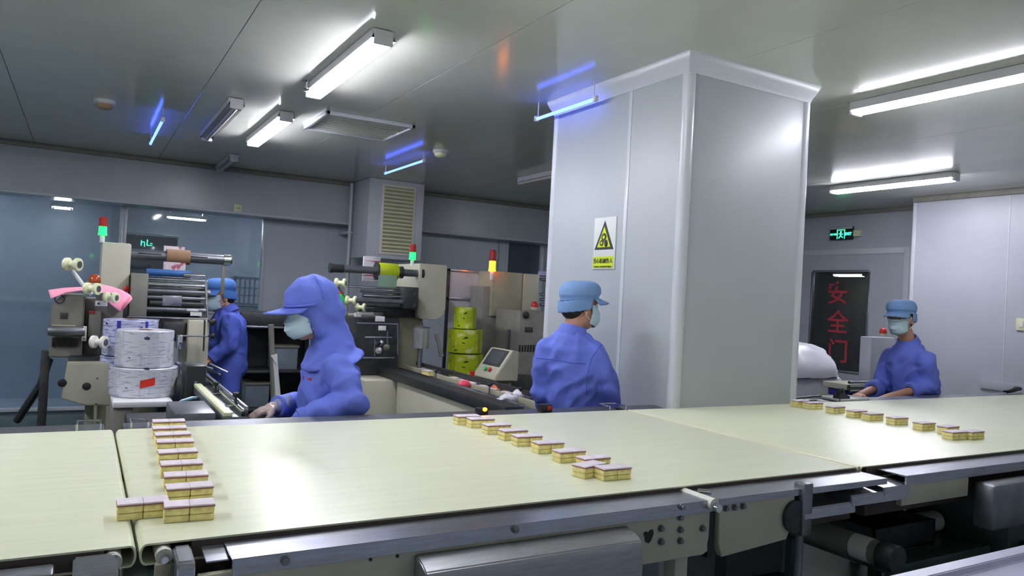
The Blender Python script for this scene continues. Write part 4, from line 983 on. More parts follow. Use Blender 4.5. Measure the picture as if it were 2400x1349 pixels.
# green rolls on a pedestal
GY = 6.0
_, zg, hg = roll('yellow green film roll, lowest of the stack by the control box', 1088, 828, 880, GY, .160, m_filmg, 'green film rolls')
roll('yellow green film roll, middle of the stack by the control box', 1088, 771, 825, GY, .158, m_filmg, 'green film rolls')
roll('small yellow green film roll on top of the stack', 1088, 719, 769, GY, .102, m_filmg, 'green film rolls')
gp = thing('roll_pedestal', 'low steel pedestal under the green film rolls', 'stand', (at(1088, 880, Y=GY).x, GY, 0))
gx = at(1088, 880, Y=GY).x
MB().box(gx - .16, gx + .16, GY - .16, GY + .16, zg - .03, zg - .001, .006).build('top', m_steeld, gp)
for sx in (-1, 1):
    for sy in (-1, 1): MB().box(gx + sx * .13 - .018, gx + sx * .13 + .018, GY + sy * .13 - .018, GY + sy * .13 + .018, 0, zg - .03, .003).build('leg', m_iron, gp)
# glazed guard frame behind the rolls
YG = 6.9
x0, x1, z0, z1 = rect(1047, 632, 1150, 755, YG)
gd = thing('guard_screen', 'pale framed guard screen behind the green rolls', 'screen', (x0, YG, 0))
MB().box(x0, x0 + .03, YG, YG + .03, 0, z1, .004).build('post', m_iron, gd); MB().box(x1 - .03, x1, YG, YG + .03, 0, z1, .004).build('post', m_iron, gd)
MB().box(x0, x1, YG, YG + .03, z1 - .03, z1, .004).build('top_rail', m_steel, gd)
zm = at(1100, 700, Y=YG).z
MB().box(x0, x1, YG, YG + .03, zm - .02, zm + .01, .004).build('middle_rail', m_steel, gd)
MB().box(x0 + .03, x1 - .03, YG + .01, YG + .02, zm + .01, z1 - .03).build('panel', m_wall, gd)
MB().box(x0 + .03, x1 - .08, YG + .01, YG + .02, z0, zm - .02).build('panel', m_wall, gd)

# ------------------------------------------------------------------ machine 3 behind, by the pillar
M3 = thing('packaging_machine', 'beige machine with an amber signal light beside the pillar', 'machine', (3.9, 7.0, 0))
Y3 = 6.6
x0, x1, z0, z1 = rect(1152, 637, 1225, 742, Y3)
MB().box(x0, x1, Y3, Y3 + .7, z0, z1, .012).build('cabinet', m_beiged, M3)
MB().box(x1, at(1263, 650, Y=Y3).x, Y3 - .02, Y3 + .6, at(1245, 735, Y=Y3).z, z1 - .004, .012).build('cabinet_door', m_beige, M3)
MB().box(at(1132, 760, Y=Y3).x, x1, Y3 + .03, Y3 + .6, .1, z0 + .3, .012).build('column', m_greyp, M3)
tower(M3, 1154, 585, 655, Y3 - .05, m_amberlit)
xg0, xg1, zg0, zg1 = rect(1216, 729, 1292, 870, Y3 - .5)
MB().box(xg0, xg1, Y3 - .5, Y3 - .02, .1, zg1, .012).build('motor_cabinet', m_greyp, M3)
beacon(M3, 1253, 714, Y3 - .35, .036, m_red)
p = at(1232, 738, Y=Y3 - .5); MB().lathe([(0, 0), (.034, 0), (.036, .01), (.02, .016), (.018, .03), (0, .032)], p, (0, -1, 0), 20).build('hand_wheel', m_iron, M3)
pbox(M3, 'name_plate', m_iron, 1231, 766, 1249, 778, Y3 - .506, .006, .001)
for k in range(9):
    pbox(M3, 'vent_slot', m_black, 1217 + k * 6.5, 808, 1220 + k * 6.5, 824, Y3 - .506, .008, 0)
p0, p1 = at(1202, 818, Y=Y3 - .3), at(1202, 772, Y=Y3 - .3)
MB().lathe([(0, 0), (.065, 0), (.068, .01), (.068, p1.z - p0.z), (0, p1.z - p0.z)], p0).build('steel_cylinder', m_steel, M3)
MB().cyl((p0.x, p0.y, .1), (p0.x, p0.y, p0.z), .03).build('cylinder_post', m_steeld, M3)
for py in (655, 690, 702, 714):
    rod(M3, 'guide_roller', m_chrome, 1266, 1300, py, Y3 + .1, .016)
pbox(M3, 'film_web', m_filmb, 1266, 636, 1292, 652, Y3 + .15, .05, .003)
MB().box(XT1 + .6, XT1 + 1.0, 5.6, 6.0, .1, .8, .01).build('side_bed', m_iron, M3)

# ------------------------------------------------------------------ bits lying on the infeed table
p = at(1090, 872, Z=TZ - .04); p *= (XT0 + .18) / p.x
wp = thing('wrapped_packet', 'pink wrapped packet on the middle infeed table', 'packet', (p.x, p.y, TZ - .045))
MB().ell((p.x, p.y, TZ - .01), (.05, .035, .034)).build('packet_body', mat('pink_wrapper', '#e0455f', .35, 0, .2, 40), wp)
MB().box(p.x + .045, p.x + .065, p.y - .03, p.y + .03, TZ - .012, TZ - .008).build('crimped_end', mat('pink_wrapper_end', '#e88a98', .35, 0, .2, 40), wp)
random.seed(11)
bagm = film_mat('brown_white_wrapper', '#d3cfd8', [('#b85a30', .6, .68, 18, (1, 1, 1))])
for k, (px, py, lab) in enumerate(((1195, 905, 'white wrapper bag lying on the table left of the blue-jacketed back'), (1220, 895, 'white crumpled wrapper at the end of the table, furthest one'), (1165, 893, 'orange brown wrapper packet on the table end'))):
    p = at(px, py, Z=TZ - .02); p *= (XT0 + (.18, .33, .34)[k]) / p.x; p.y = max(p.y, YT0 + .08)
    t = thing('wrapper_bag', lab, 'wrapper', (p.x, p.y, TZ - .045))
    mb = MB(); mb.ell((p.x, p.y, TZ - .012), (.07 - .015 * k, .05, .032))
    for v in mb.bm.verts: v.co += Vector((1, 1, 1)) * .012 * noise.noise(v.co * 22 + Vector((k * 4, 0, 0)))
    mb.build('bag', bagm if k != 2 else mat('orange_wrapper', '#b5542c', .35, 0, .25, 30), t)
    MB().box(p.x - .075, p.x - .058, p.y - .03, p.y + .03, TZ - .018, TZ - .012, .002).build('crimped_end', m_paper, t)
for k, (y, xx) in enumerate([(5.75, .30), (5.6, .31), (5.35, .19), (5.1, .30), (4.95, .29), (4.8, .30), (4.62, .31), (4.48, .3), (4.3, .31)]):
    o = copy_tree(proto); o.location = (XT0 + xx, y, TZ - .045 if k != 2 else TZ - .02); o.rotation_euler = (0, 0, math.pi / 2 + random.uniform(-.1, .1))
    o['group'] = 'cakes on the infeed table'
    o['label'] = 'cake block, %s from the canister in the file on the infeed table' % ORD[k]

# ------------------------------------------------------------------ steel rack behind the hooded worker
YK = 6.9
x0, x1 = at(565, 750, Y=YK).x, at(668, 750, Y=YK).x + .35
rk = thing('steel_rack', 'dark steel shelf rack behind the two workers on the left', 'rack', (x0, YK, 0))
zt_ = at(615, 733, Y=YK).z
MB().box(x0, x1, YK, YK + .5, zt_ - .12, zt_, .006).build('top_box', m_iron, rk)
MB().box(x0, x1, YK - .01, YK, zt_ - .135, zt_ - .118, .002).build('front_rail', m_steel, rk)
for z in (zt_ - .52, zt_ - .86, .1): MB().box(x0, x1, YK, YK + .5, z - .02, z, .003).build('shelf', m_iron, rk)
MB().box(x0, x1, YK + .48, YK + .5, .05, zt_ - .1, .002).build('back_panel', m_dark, rk)
for x in (x0 + .02, x1 - .02):
    for y in (YK + .02, YK + .47): MB().box(x - .02, x + .02, y - .02, y + .02, 0, zt_ - .1, .003).build('post', m_iron, rk)
for x, z in ((x0 + .18, zt_ - .86), (x0 + .42, zt_ - .52), (x0 + .2, .1)):
    t = thing('storage_box', {0: 'grey storage box on the middle shelf of the dark rack', 1: 'small grey storage box on the upper shelf of the dark rack', 2: 'grey storage box on the lowest shelf of the dark rack'}[[(x0 + .18), (x0 + .42), (x0 + .2)].index(x)], 'box', (x, YK + .1, z), 'boxes on the dark rack')
    MB().box(x - .09, x + .12, YK + .1, YK + .4, z, z + .2, .01).build('box_body', m_crate, t)
    MB().box(x - .1, x + .13, YK + .09, YK + .41, z + .2, z + .225, .006).build('lid', m_greyp, t)
# leaning pale post with a tape flag
a_, b_ = at(635, 760, Y=5.9), at(650, 930, Y=5.9)
pt = thing('upright_post', 'slim pale post wrapped with white tape behind the glove', 'post', (b_.x, 5.9, 0))
MB().cyl((b_.x + .03, 5.9, 0), a_, .022, n=12).build('pole', m_greyp, pt)
m0, m1 = at(641, 830, Y=5.9), at(650, 930, Y=5.9)
MB().cyl(m1, m0, .026, n=12).build('tape_wrap', m_paper, pt)
fg = at(640, 838, Y=5.87); MB().prism([(fg.x - .02, fg.z + .02), (fg.x + .03, fg.z + .03), (fg.x + .035, fg.z - .06)], 'y', 5.865, 5.868).build('tape_flag', m_paper, pt, 0)

# crates behind the wide window
YCR = 10.4
cx0 = at(548, 690, Y=YCR).x
for col in range(2):
    for k in range(4):
        x = cx0 + col * .62; z = .02 + k * .40
        t = thing('plastic_crate', '%s lattice crate of the %s stack behind the wide window' % (['lowest grey', 'second lowest grey', 'second highest grey', 'topmost grey'][k], ['left', 'right'][col]), 'crate', (x, YCR, z), 'crates behind the window')
        MB().box(x, x + .58, YCR, YCR + .4, z, z + .03, .004).build('crate_bottom', m_crate, t)
        for yy in (YCR, YCR + .385):
            MB().box(x, x + .58, yy, yy + .015, z + .34, z + .38, .003).build('rim', m_crate, t)
        for i in range(10):
            MB().box(x + i * .0622, x + i * .0622 + .02, YCR, YCR + .012, z + .03, z + .34).build('slat', m_crate, t)
        for j in (.12, .22):
            MB().box(x, x + .58, YCR + .002, YCR + .012, z + j, z + j + .02).build('rib', m_crate, t)
        MB().box(x, x + .012, YCR, YCR + .4, z, z + .38, .003).build('end_wall', m_crate, t); MB().box(x + .568, x + .58, YCR, YCR + .4, z, z + .38, .003).build('end_wall', m_crate, t)
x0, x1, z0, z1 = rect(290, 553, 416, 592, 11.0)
db = thing('reflection_board', 'added dark board behind the wide window carrying a green reflection made as glowing strokes', 'board', (x0, 11.0, z0))  # added board that stands in for the exit sign's reflection in the pane
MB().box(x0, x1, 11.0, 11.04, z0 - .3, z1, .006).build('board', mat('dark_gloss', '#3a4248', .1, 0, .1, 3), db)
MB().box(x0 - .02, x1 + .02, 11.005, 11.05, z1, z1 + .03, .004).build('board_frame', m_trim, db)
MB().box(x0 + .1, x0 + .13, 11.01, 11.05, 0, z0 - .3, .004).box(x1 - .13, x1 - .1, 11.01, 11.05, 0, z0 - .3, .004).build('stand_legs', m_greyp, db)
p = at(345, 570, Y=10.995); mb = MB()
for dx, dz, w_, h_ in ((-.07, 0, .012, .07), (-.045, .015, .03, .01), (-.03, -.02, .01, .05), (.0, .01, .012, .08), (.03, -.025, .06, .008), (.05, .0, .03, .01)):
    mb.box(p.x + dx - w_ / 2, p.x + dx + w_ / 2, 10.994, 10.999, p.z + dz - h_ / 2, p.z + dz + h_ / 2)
mb.build('reflection_strokes', m_exit, db)  # reflected exit sign put in as glowing strokes

# ------------------------------------------------------------------ right end: machine and bag
MR = thing('packaging_machine', 'low machine with a red beacon behind the worker on the right', 'machine', (6.6, 4.4, 0))
pr_ = at(2068, 870, Y=4.3)
x0, x1, z0, z1 = rect(2040, 790, 2095, 930, 4.3)
MB().box(x0, x1, 4.3, 4.42, 0, z1, .012).build('column', m_wallr, MR)
beacon(MR, 2070, 776, 4.36, .034, m_red)
x0, x1, z0, z1 = rect(1985, 880, 2060, 935, 4.0)
MB().box(x0, x1, 4.0, 4.25, 0, z0 + .02, .01).build('bed', m_beiged, MR)
MB().box(x0 + .05, x1, 4.05, 4.22, z0 + .02, z0 + .08, .008).build('film_carriage', m_stripe, MR)
MB().box(x0, x1 - .05, 4.0, 4.24, z0 + .08, z0 + .13, .008).build('carriage_cover', m_beige, MR)
for py in (895, 905, 915):
    rod(MR, 'guide_roller', m_chrome, 1990, 2055, py, 3.96, .012)
# draped white bag on a pallet box
YW = 4.45
bx0, bx1 = at(1800, 900, Y=YW).x, at(1992, 900, Y=YW).x
zt0 = at(1925, 885, Y=YW).z
cb = thing('white_carton', 'white plastic wrapped carton between pillar and right worker', 'carton', (bx0, YW, 0))
MB().box(bx0, bx1 - .1, YW, YW + .75, 0, zt0, .03).build('carton_body', m_bag, cb)
MB().box(bx0 + .3, bx0 + .36, YW - .003, YW, 0, zt0 - .02).build('tape_band', m_paper, cb)
mb = MB(); n_u, n_v = 48, 18; gr_ = []
for j in range(n_v + 1):
    v = j / n_v; row = []
    for i in range(n_u):
        a_ = 2 * math.pi * i / n_u; rr = math.sin(v * math.pi * .5)
        h_ = .31 * math.cos(v * math.pi * .5) ** .75
        q = Vector(((bx0 + bx1) / 2 + .02 + rr * math.cos(a_) * (bx1 - bx0) * .53, YW + .36 + rr * math.sin(a_) * .44, zt0 + .004 + h_))
        wv = noise.noise(Vector((q.x * 5, q.y * 5, q.z * 5))) * .045 + (.3 - abs(noise.noise(Vector((q.x * 9, q.y * 9, q.z * 9))))) * .04 + noise.noise(Vector((math.cos(a_) * 6, math.sin(a_) * 6, v * 2))) * .03 * v
        q += Vector((math.cos(a_), math.sin(a_), .4)) * wv
        q.z = max(q.z, zt0 + .003)
        row.append(q)
    gr_.append(row)
wbg = thing('plastic_bag', 'crumpled white plastic bag heaped on the wrapped carton', 'bag', (bx0, YW, zt0))
mb.quads(gr_, close=True); mb.build('bag', m_bag, wbg, 60)
# grey scissors-like clip and papers on the far rail at right
p = at(1958, 938, Y=YF + .1)
cpn = thing('white_tray', 'shallow white tray standing on the far rail before the right worker', 'tray', (p.x, YF + .05, ZB))
tx0_, tx1_ = at(1942, 938, Y=YF + .1).x, at(2010, 938, Y=YF + .1).x
MB().box(tx0_, tx1_, YF + .02, YF + .18, ZB - .003, ZB + .001, .001).build('tray_base', m_paper, cpn)
for q in ((tx0_, tx1_, YF + .02, YF + .024), (tx0_, tx1_, YF + .176, YF + .18), (tx0_, tx0_ + .004, YF + .02, YF + .18), (tx1_ - .004, tx1_, YF + .02, YF + .18)):
    MB().box(*q, ZB - .003, ZB + .012).build('tray_edge', m_paper, cpn)
tc_ = thing('tape_dispenser', 'small black tape dispenser on the white tray', 'dispenser', (p.x, YF + .08, ZB))
px_ = at(1972, 930, Y=YF + .08).x
MB().prism([(px_ - .06, ZB + .001), (px_ - .055, ZB + .03), (px_ - .01, ZB + .05), (px_ + .03, ZB + .03), (px_ + .06, ZB + .02), (px_ + .06, ZB + .001)], 'y', YF + .06, YF + .1, .003).build('dispenser_body', m_black, tc_)
MB().lathe([(.012, -.012), (.026, -.012), (.026, .012), (.012, .012), (.012, -.012)], (px_ - .012, YF + .08, ZB + .045), (0, 1, 0), 18).build('tape_reel', m_iron, tc_)
p = at(2375, 915, Y=YF + .1)
ph = thing('hand_tool', 'small dark hand tool lying on the far rail at the right edge', 'tool', (p.x, YF + .1, ZB))
MB().tube([(p.x - .09, YF + .1, ZB + .008), (p.x - .02, YF + .09, ZB + .02), (p.x + .03, YF + .1, ZB + .03), (p.x + .12, YF + .11, ZB + .028)], [.012, .016, .02, .014], 10).build('grip', m_black, ph)
MB().tube([(p.x - .05, YF + .095, ZB + .012), (p.x - .1, YF + .12, ZB + .01)], .008, 8).build('trigger', m_iron, ph)
p = at(1930, 934, Y=YF + .12)
wr3 = thing('metal_rod', 'thin dark rod resting on the far rail right of the pillar', 'rod', (p.x, YF + .12, ZB))
MB().cyl((at(1858, 940, Y=YF + .1).x, YF + .1, ZB + .012), (at(1930, 938, Y=YF + .1).x, YF + .12, ZB + .02), .006, n=8).build('rod', m_iron, wr3)
MB().box(at(1862, 940, Y=YF + .1).x, at(1905, 940, Y=YF + .1).x, YF + .07, YF + .13, ZB - .004, ZB + .006, .002).build('holder', m_steel, wr3)

# ------------------------------------------------------------------ people
from mathutils.bvhtree import BVHTree

def fuse(mb, voxel, it, name, m, wrinkle=0.0, freq=11.0, seed=0.0, zfold=1.0):
    """closed shapes grown together into one continuous skin"""
    me = mb.mesh(name, None, 0)
    t = bpy.data.objects.new('fuse', me); COL.objects.link(t)
    r = t.modifiers.new('r', 'REMESH'); r.mode = 'VOXEL'; r.voxel_size = voxel
    if it: s_ = t.modifiers.new('s', 'SMOOTH'); s_.factor = .5; s_.iterations = it
    dg = bpy.context.evaluated_depsgraph_get(); dg.update()
    out = bpy.data.meshes.new_from_object(t.evaluated_get(dg)); bpy.data.objects.remove(t); bpy.data.meshes.remove(me)
    if wrinkle:
        nrm = [v.normal.copy() for v in out.vertices]
        for v, n_ in zip(out.vertices, nrm):
            q = Vector((v.co.x * freq, v.co.y * freq, v.co.z * freq * zfold)) + Vector((seed, seed * 2, 0))
            q2 = q + Vector((noise.noise(q * .3), noise.noise(q * .3 + Vector((9, 0, 0))), 0)) * 1.6
            w1 = noise.noise(q2 * 1.3); w2 = .55 - abs(noise.noise(q2 * .5 + Vector((5, 5, 5)))) * 2.4; w3 = .5 - abs(noise.noise(q2 * .9 + Vector((1, 7, 2)))) * 2.2
            v.co += n_ * wrinkle * (w1 * .4 + w2 * .9 + w3 * .5)
    out.name = name; out.materials.clear(); out.materials.append(m); out.shade_smooth()
    return out


def caps(mb, p0, p1, r0, r1, n=14):
    mb.cyl(p0, p1, r0, r1, n=n); mb.ell(p0, (r0,) * 3, u=n, v=10); mb.ell(p1, (r1,) * 3, u=n, v=10)


def loft(mb, rings, n=28):
    """rings: (centre, side vector, front vector, half width, half depth)"""
    g_ = [[c + sv * (w * math.cos(2 * math.pi * k / n)) + fv * (d * math.sin(2 * math.pi * k / n)) for k in range(n)] for c, sv, fv, w, d in rings]
    V = [[mb.bm.verts.new(p) for p in row] for row in g_]
    for i in range(len(V) - 1):
        for k in range(n): mb.bm.faces.new((V[i][k], V[i][(k + 1) % n], V[i + 1][(k + 1) % n], V[i + 1][k]))
    mb.bm.faces.new(V[0][::-1]); mb.bm.faces.new(V[-1])


def hand(mb, wr, d, pn, curl=.5, s=1.0, grow=0.0, side=1):
    """palm and five fingers. d: pointing direction, pn: palm normal, side: thumb side sign"""
    d = Vector(d).normalized(); pn = Vector(pn); pn = (pn - d * pn.dot(d)).normalized(); sv = pn.cross(d) * side
    wr = Vector(wr)
    caps(mb, wr - d * .02 * s, wr + d * .03 * s, (.024 + grow) * s, (.026 + grow) * s)
    R_ = Matrix((d, sv, pn)).transposed()
    mb.ell(wr + d * .055 * s, ((.046 + grow) * s, (.04 + grow) * s, (.017 + grow) * s), R_)
    for k, (o, L) in enumerate(((-.029, .062), (-.010, .076), (.010, .08), (.029, .07))):
        b0 = wr + d * .086 * s + sv * o * s
        c1 = curl * .7; d1 = d * math.cos(c1) + pn * math.sin(c1) + sv * o * 1.5
        b1 = b0 + d1.normalized() * L * .5 * s
        c2 = curl * 1.7; d2 = d * math.cos(c2) + pn * math.sin(c2) + sv * o * .6
        b2 = b1 + d2.normalized() * L * .48 * s
        caps(mb, b0, b1, (.0095 + grow) * s, (.0088 + grow) * s, 10); caps(mb, b1, b2, (.0088 + grow) * s, (.0075 + grow) * s, 10)
    t0 = wr + d * .03 * s + sv * .032 * s; td = (d * .65 + sv * .6 + pn * .45).normalized()
    t1 = t0 + td * .038 * s; t2 = t1 + (d * .85 + sv * .2 + pn * .4).normalized() * .03 * s
    caps(mb, t0, t1, (.012 + grow) * s, (.0105 + grow) * s, 10); caps(mb, t1, t2, (.0105 + grow) * s, (.0085 + grow) * s, 10)


def hdir(deg): return Vector((math.sin(math.radians(deg)), math.cos(math.radians(deg)), 0))


def person(label, J, tf, hf, pitch=0.0, jacket=m_jacket, cap='cap', capm=m_cap, sleeves='long', scale=1.0, curl=.6, seed=0.0, glove=False, palm=(0, 0, -1), hdirs=None, hairy=True):
    s = scale
    tf = tf.normalized(); up = Vector((0, 0, 1)); tl = up.cross(tf).normalized()
    hfl = up.cross(hf).normalized()
    f = (hf.normalized() * math.cos(pitch) - up * math.sin(pitch)); u = f.cross(hfl); l = hfl
    Rh = Matrix((f, l, u)).transposed(); c = J['head']
    def H(a, b, z): return c + (f * a + l * b + u * z) * s
    base = J['pelvis'].copy(); base.z = 0
    root = thing('person', label, 'person', base)
    # ---- body: one continuous skin
    mb = MB()
    mb.ell(H(-.012, 0, .035), (.098 * s, .077 * s, .092 * s), Rh); mb.ell(H(.018, 0, -.035), (.076 * s, .066 * s, .092 * s), Rh)
    mb.ell(H(.05, 0, -.098), (.034 * s, .036 * s, .028 * s), Rh)
    caps(mb, H(.086, 0, .005), H(.100, 0, -.036), .009 * s, .012 * s)
    for q in (-1, 1):
        mb.ell(H(-.006, q * .079, -.02), (.02 * s, .009 * s, .032 * s), Rh, 12, 8)
        caps(mb, H(.088, q * .018, .024), H(.078, q * .048, .022), .009 * s, .008 * s)
        mb.ell(H(.065, q * .04, -.03), (.022 * s, .018 * s, .02 * s), Rh, 10, 8)
    caps(mb, H(.088, -.016, -.072), H(.088, .016, -.072), .009 * s, .009 * s)
    caps(mb, H(-.02, 0, -.06), J['neck'], .052 * s, .056 * s)
    loft(mb, [(J['pelvis'], tl, tf, .13 * s, .09 * s), (J['pelvis'].lerp(J['chest'], .5), tl, tf, .12 * s, .08 * s), (J['chest'], tl, tf, .14 * s, .08 * s), (J['neck'], tl, tf, .05 * s, .05 * s)])
    for sd_ in 'LR':
        caps(mb, J['sh' + sd_], J['el' + sd_], .042 * s, .036 * s); caps(mb, J['el' + sd_], J['wr' + sd_], .037 * s, .026 * s)
        hd = (hdirs or {}).get(sd_) or (J['wr' + sd_] - J['el' + sd_]).normalized()
        hand(mb, J['wr' + sd_], hd, palm, curl, s, 0, 1 if sd_ == 'L' else -1)
        sg = 1 if sd_ == 'L' else -1
        hip = J['pelvis'] + tl * sg * .085 * s
        kn = J.get('kn' + sd_) or Vector((hip.x, hip.y, .46 * s)) + tf * .03 + tl * sg * .015
        an = J.get('an' + sd_) or Vector((hip.x, hip.y, .09)) + tl * sg * .02
        J['kn' + sd_], J['an' + sd_], J['hip' + sd_] = kn, an, hip
        caps(mb, hip, kn, .07 * s, .05 * s); caps(mb, kn, an, .05 * s, .035 * s)
    body = link('body', fuse(mb, .0055, 3, 'body', m_skin), root)
    for q in (-1, 1):
        e_ = MB().ell(H(.079, q * .033, .003), (.014 * s, .017 * s, .0095 * s), Rh, 14, 10).build('eye', m_nylon, root)
        MB().ell(H(.089, q * .033, .003), (.006 * s, .0085 * s, .0085 * s), Rh, 12, 8).build('iris', m_hair, e_)
        MB().tube([H(.094, q * .016, .022), H(.092, q * .032, .027), H(.08, q * .05, .022)], .0035 * s, 6).build('eyebrow', m_hair, root)
    # ---- jacket
    mj = MB(); P, Cc, N = J['pelvis'], J['chest'], J['neck']
    dn = Vector((0, 0, -.1 * s))
    loft(mj, [(P + dn, tl, tf, 0.168 * s, .145 * s), (P, tl, tf, 0.163 * s, .14 * s), (P.lerp(Cc, .35), tl, tf, 0.163 * s, .14 * s), (P.lerp(Cc, .75), tl, tf, 0.168 * s, .14 * s),
              (Cc, tl, tf, 0.159 * s, .12 * s), (Cc.lerp(N, .35), tl, tf, 0.142 * s, .10 * s), (Cc.lerp(N, .72), tl, tf, 0.110 * s, .085 * s), (N + up * .0, tl, tf, 0.070 * s, .07 * s)])
    for sd_ in 'LR':
        sh, el, wr = J['sh' + sd_], J['el' + sd_], J['wr' + sd_]
        caps(mj, sh.lerp(Cc, .4), sh, .07 * s, .068 * s); caps(mj, sh, el, .07 * s, .07 * s)
        if sleeves == 'long': caps(mj, el, el.lerp(wr, .88), .069 * s, .048 * s)
        else:
            caps(mj, el, el.lerp(wr, .30), .078 * s, .062 * s)
    jk = link('jacket', fuse(mj, .009, 8, 'jacket', jacket, .015, 12, seed), root)
    if sleeves == 'long':
        for sd_ in 'LR':
            el, wr = J['el' + sd_], J['wr' + sd_]; a_ = (wr - el).normalized()
            MB().lathe([(.036 * s, 0), (.05 * s, .002), (.051 * s, .035 * s), (.036 * s, .037 * s)], el.lerp(wr, .84), a_, 20).build('cuff', jacket, jk)
    else:
        for sd_ in 'LR':
            el, wr = J['el' + sd_], J['wr' + sd_]; a_ = (wr - el).normalized()
            MB().lathe([(.038 * s, 0), (.064 * s, .002), (.06 * s, .014), (.066 * s, .022), (.058 * s, .034 * s), (.038 * s, .036 * s)], el.lerp(wr, .42), a_, 20).build('cuff', jacket, jk)
    if cap != 'hood':
        MB().lathe([(.06 * s, -.04), (.084 * s, -.04), (.076 * s, .0), (.071 * s, .018 * s), (.064 * s, .016 * s), (.06 * s, -.02)], N + (H(-.02, 0, -.06) - N) * .1, (H(-.02, 0, -.06) - N).normalized(), 28).build('collar', jacket, jk)
    # ---- trousers and shoes
    mt = MB()
    mt.ell(P + dn * .5, (.155 * s, .155 * s, .13 * s))
    for sd_ in 'LR':
        caps(mt, J['hip' + sd_], J['kn' + sd_], .098 * s, .078 * s); caps(mt, J['kn' + sd_], J['an' + sd_] + up * .03, .078 * s, .068 * s)
    link('trousers', fuse(mt, .013, 8, 'trousers', jacket, .01, 8, seed + 3), root)
    for sd_ in 'LR':
        an = J['an' + sd_]; ms = MB()
        q = Vector((an.x, an.y, 0)); ang = Matrix((tf, tl, up)).transposed()
        ms.ell(q + tf * .05 + up * .036, (.125 * s, .045 * s, .036), ang); ms.ell(q + up * .05, (.06 * s, .043 * s, .055), ang)
        ms.box(q.x - .04, q.x + .04, q.y - .04, q.y + .04, .002, .02)
        link('shoe', fuse(ms, .009, 3, 'shoe', m_nylon), root)
    # ---- mask
    g_ = []
    for j in range(11):
        v = j / 10; row = []
        for i in range(23):
            a_ = math.radians(-72 + 144 * i / 22); cs = math.cos(a_)
            z = -.112 + .115 * v + (.012 * (1 - cs) if v > .5 else .03 * (1 - cs))
            bul = .018 * cs ** 1.1 * math.sin(math.pi * min(1, v * 1.08)) ** .7
            rad = .101 + bul - .012 * (v < .15) + .004 * math.sin(v * 19) * cs
            row.append(H(rad * cs - .0 + (.012 if v < .8 else .006) * cs, .079 * math.sin(a_) * (1 - .12 * (1 - v)), z))
        g_.append(row)
    mk = MB().quads(g_).build('face_mask', m_mask, root)
    so_ = mk.modifiers.new('t', 'SOLIDIFY'); so_.thickness = .0025
    for q in (-1, 1):
        MB().tube([H(.034, q * .076, -.01), H(.01, q * .083, .006), H(-.016, q * .085, -.01), H(-.012, q * .084, -.05), H(.03, q * .072, -.075)], .0018, 6).build('ear_loop', m_paper, mk)
    # ---- hair and headwear
    if hairy:
        mh = MB(); mh.ell(H(-.03, 0, .03), (.088 * s, .083 * s, .09 * s), Rh); mh.ell(H(-.055, 0, -.035), (.052 * s, .066 * s, .05 * s), Rh)
        link('hair', fuse(mh, .01, 2, 'hair', m_hair, .003, 30), root)
    if cap == 'cap':
        prof = [(.03, .108, .090), (.052, .110, .092), (.058, .119, .101), (.085, .120, .102), (.112, .110, .094), (.13, .085, .073), (.138, .045, .04)]
        n_ = 36; rings = []
        for h_, rf, rl in prof:
            rings.append([H(-.008 + rf * math.cos(2 * math.pi * k / n_) * (1.05 if math.cos(2 * math.pi * k / n_) < 0 else 1), rl * math.sin(2 * math.pi * k / n_), h_ + (.018 * math.cos(2 * math.pi * k / n_) if h_ < .06 else .006 * math.cos(2 * math.pi * k / n_)) + .004 * math.sin(k * 3.1) * (h_ > .08)) for k in range(n_)])
        mbc = MB(); mbc.quads(rings, close=True); mbc.bm.verts.ensure_lookup_table(); mbc.bm.faces.new(list(mbc.bm.verts)[-n_:])
        hat = mbc.build('cap', capm, root, 50); q_ = hat.modifiers.new('t', 'SOLIDIFY'); q_.thickness = .003
        q_ = hat.modifiers.new('s', 'SUBSURF'); q_.levels = q_.render_levels = 1
        # gathered band round the back
        bn = []
        for h_, o in ((-.022, -.004), (-.018, .006), (0, .010), (.02, .008), (.036, .010), (.042, .0)):
            bn.append([H(-.008 + (.108 + o) * math.cos(a_) * 1.04, (.089 + o) * math.sin(a_), h_ + .03 * math.cos(a_) + .0016 * math.sin(a_ * 17)) for a_ in [math.radians(78 + 204 * k / 40) for k in range(41)]])
        b_ = MB().quads(bn).build('elastic_band', capm, hat); q_ = b_.modifiers.new('t', 'SOLIDIFY'); q_.thickness = .004
        br = []
        for r_ in range(6):
            t_ = r_ / 5
            br.append([H(-.008 + .108 * math.cos(a_) + .075 * t_ * math.cos(a_) ** .8, .090 * math.sin(a_) * (1 + .10 * t_), .043 + .012 * math.cos(a_) - .018 * t_ - .02 * t_ * math.sin(a_) ** 2) for a_ in [math.radians(-68 + 136 * k / 20) for k in range(21)]])
        b_ = MB().quads(br).build('brim', capm, hat); q_ = b_.modifiers.new('t', 'SOLIDIFY'); q_.thickness = .004
    else:
        mhd = MB()
        mhd.ell(H(-.018, 0, .05), (.128 * s, .108 * s, .112 * s), Rh); mhd.ell(H(-.05, 0, -.02), (.106 * s, .104 * s, .13 * s), Rh)
        caps(mhd, H(-.05, 0, -.06), N + up * .03 - tf * .01, .094 * s, .088 * s)
        for q in (-1, 1): caps(mhd, H(.012, q * .07, .03), H(-.005, q * .062, -.10), .028 * s, .03 * s)
        loft(mhd, [(N + up * .06, tl, tf, .09 * s, .09 * s), (N + up * .01, tl, tf, .115 * s, .105 * s), (Cc + up * .055 - tf * .005, (tl - up * .0), tf - up * .25, .17 * s, .125 * s), (Cc + up * .03, tl, tf - up * .3, .195 * s, .134 * s), (Cc + up * .022, tl, tf - up * .3, .19 * s, .13 * s)])
        hat = link('hood', fuse(mhd, .0085, 8, 'hood', capm, .008, 13, seed + 6, 1.0), root)
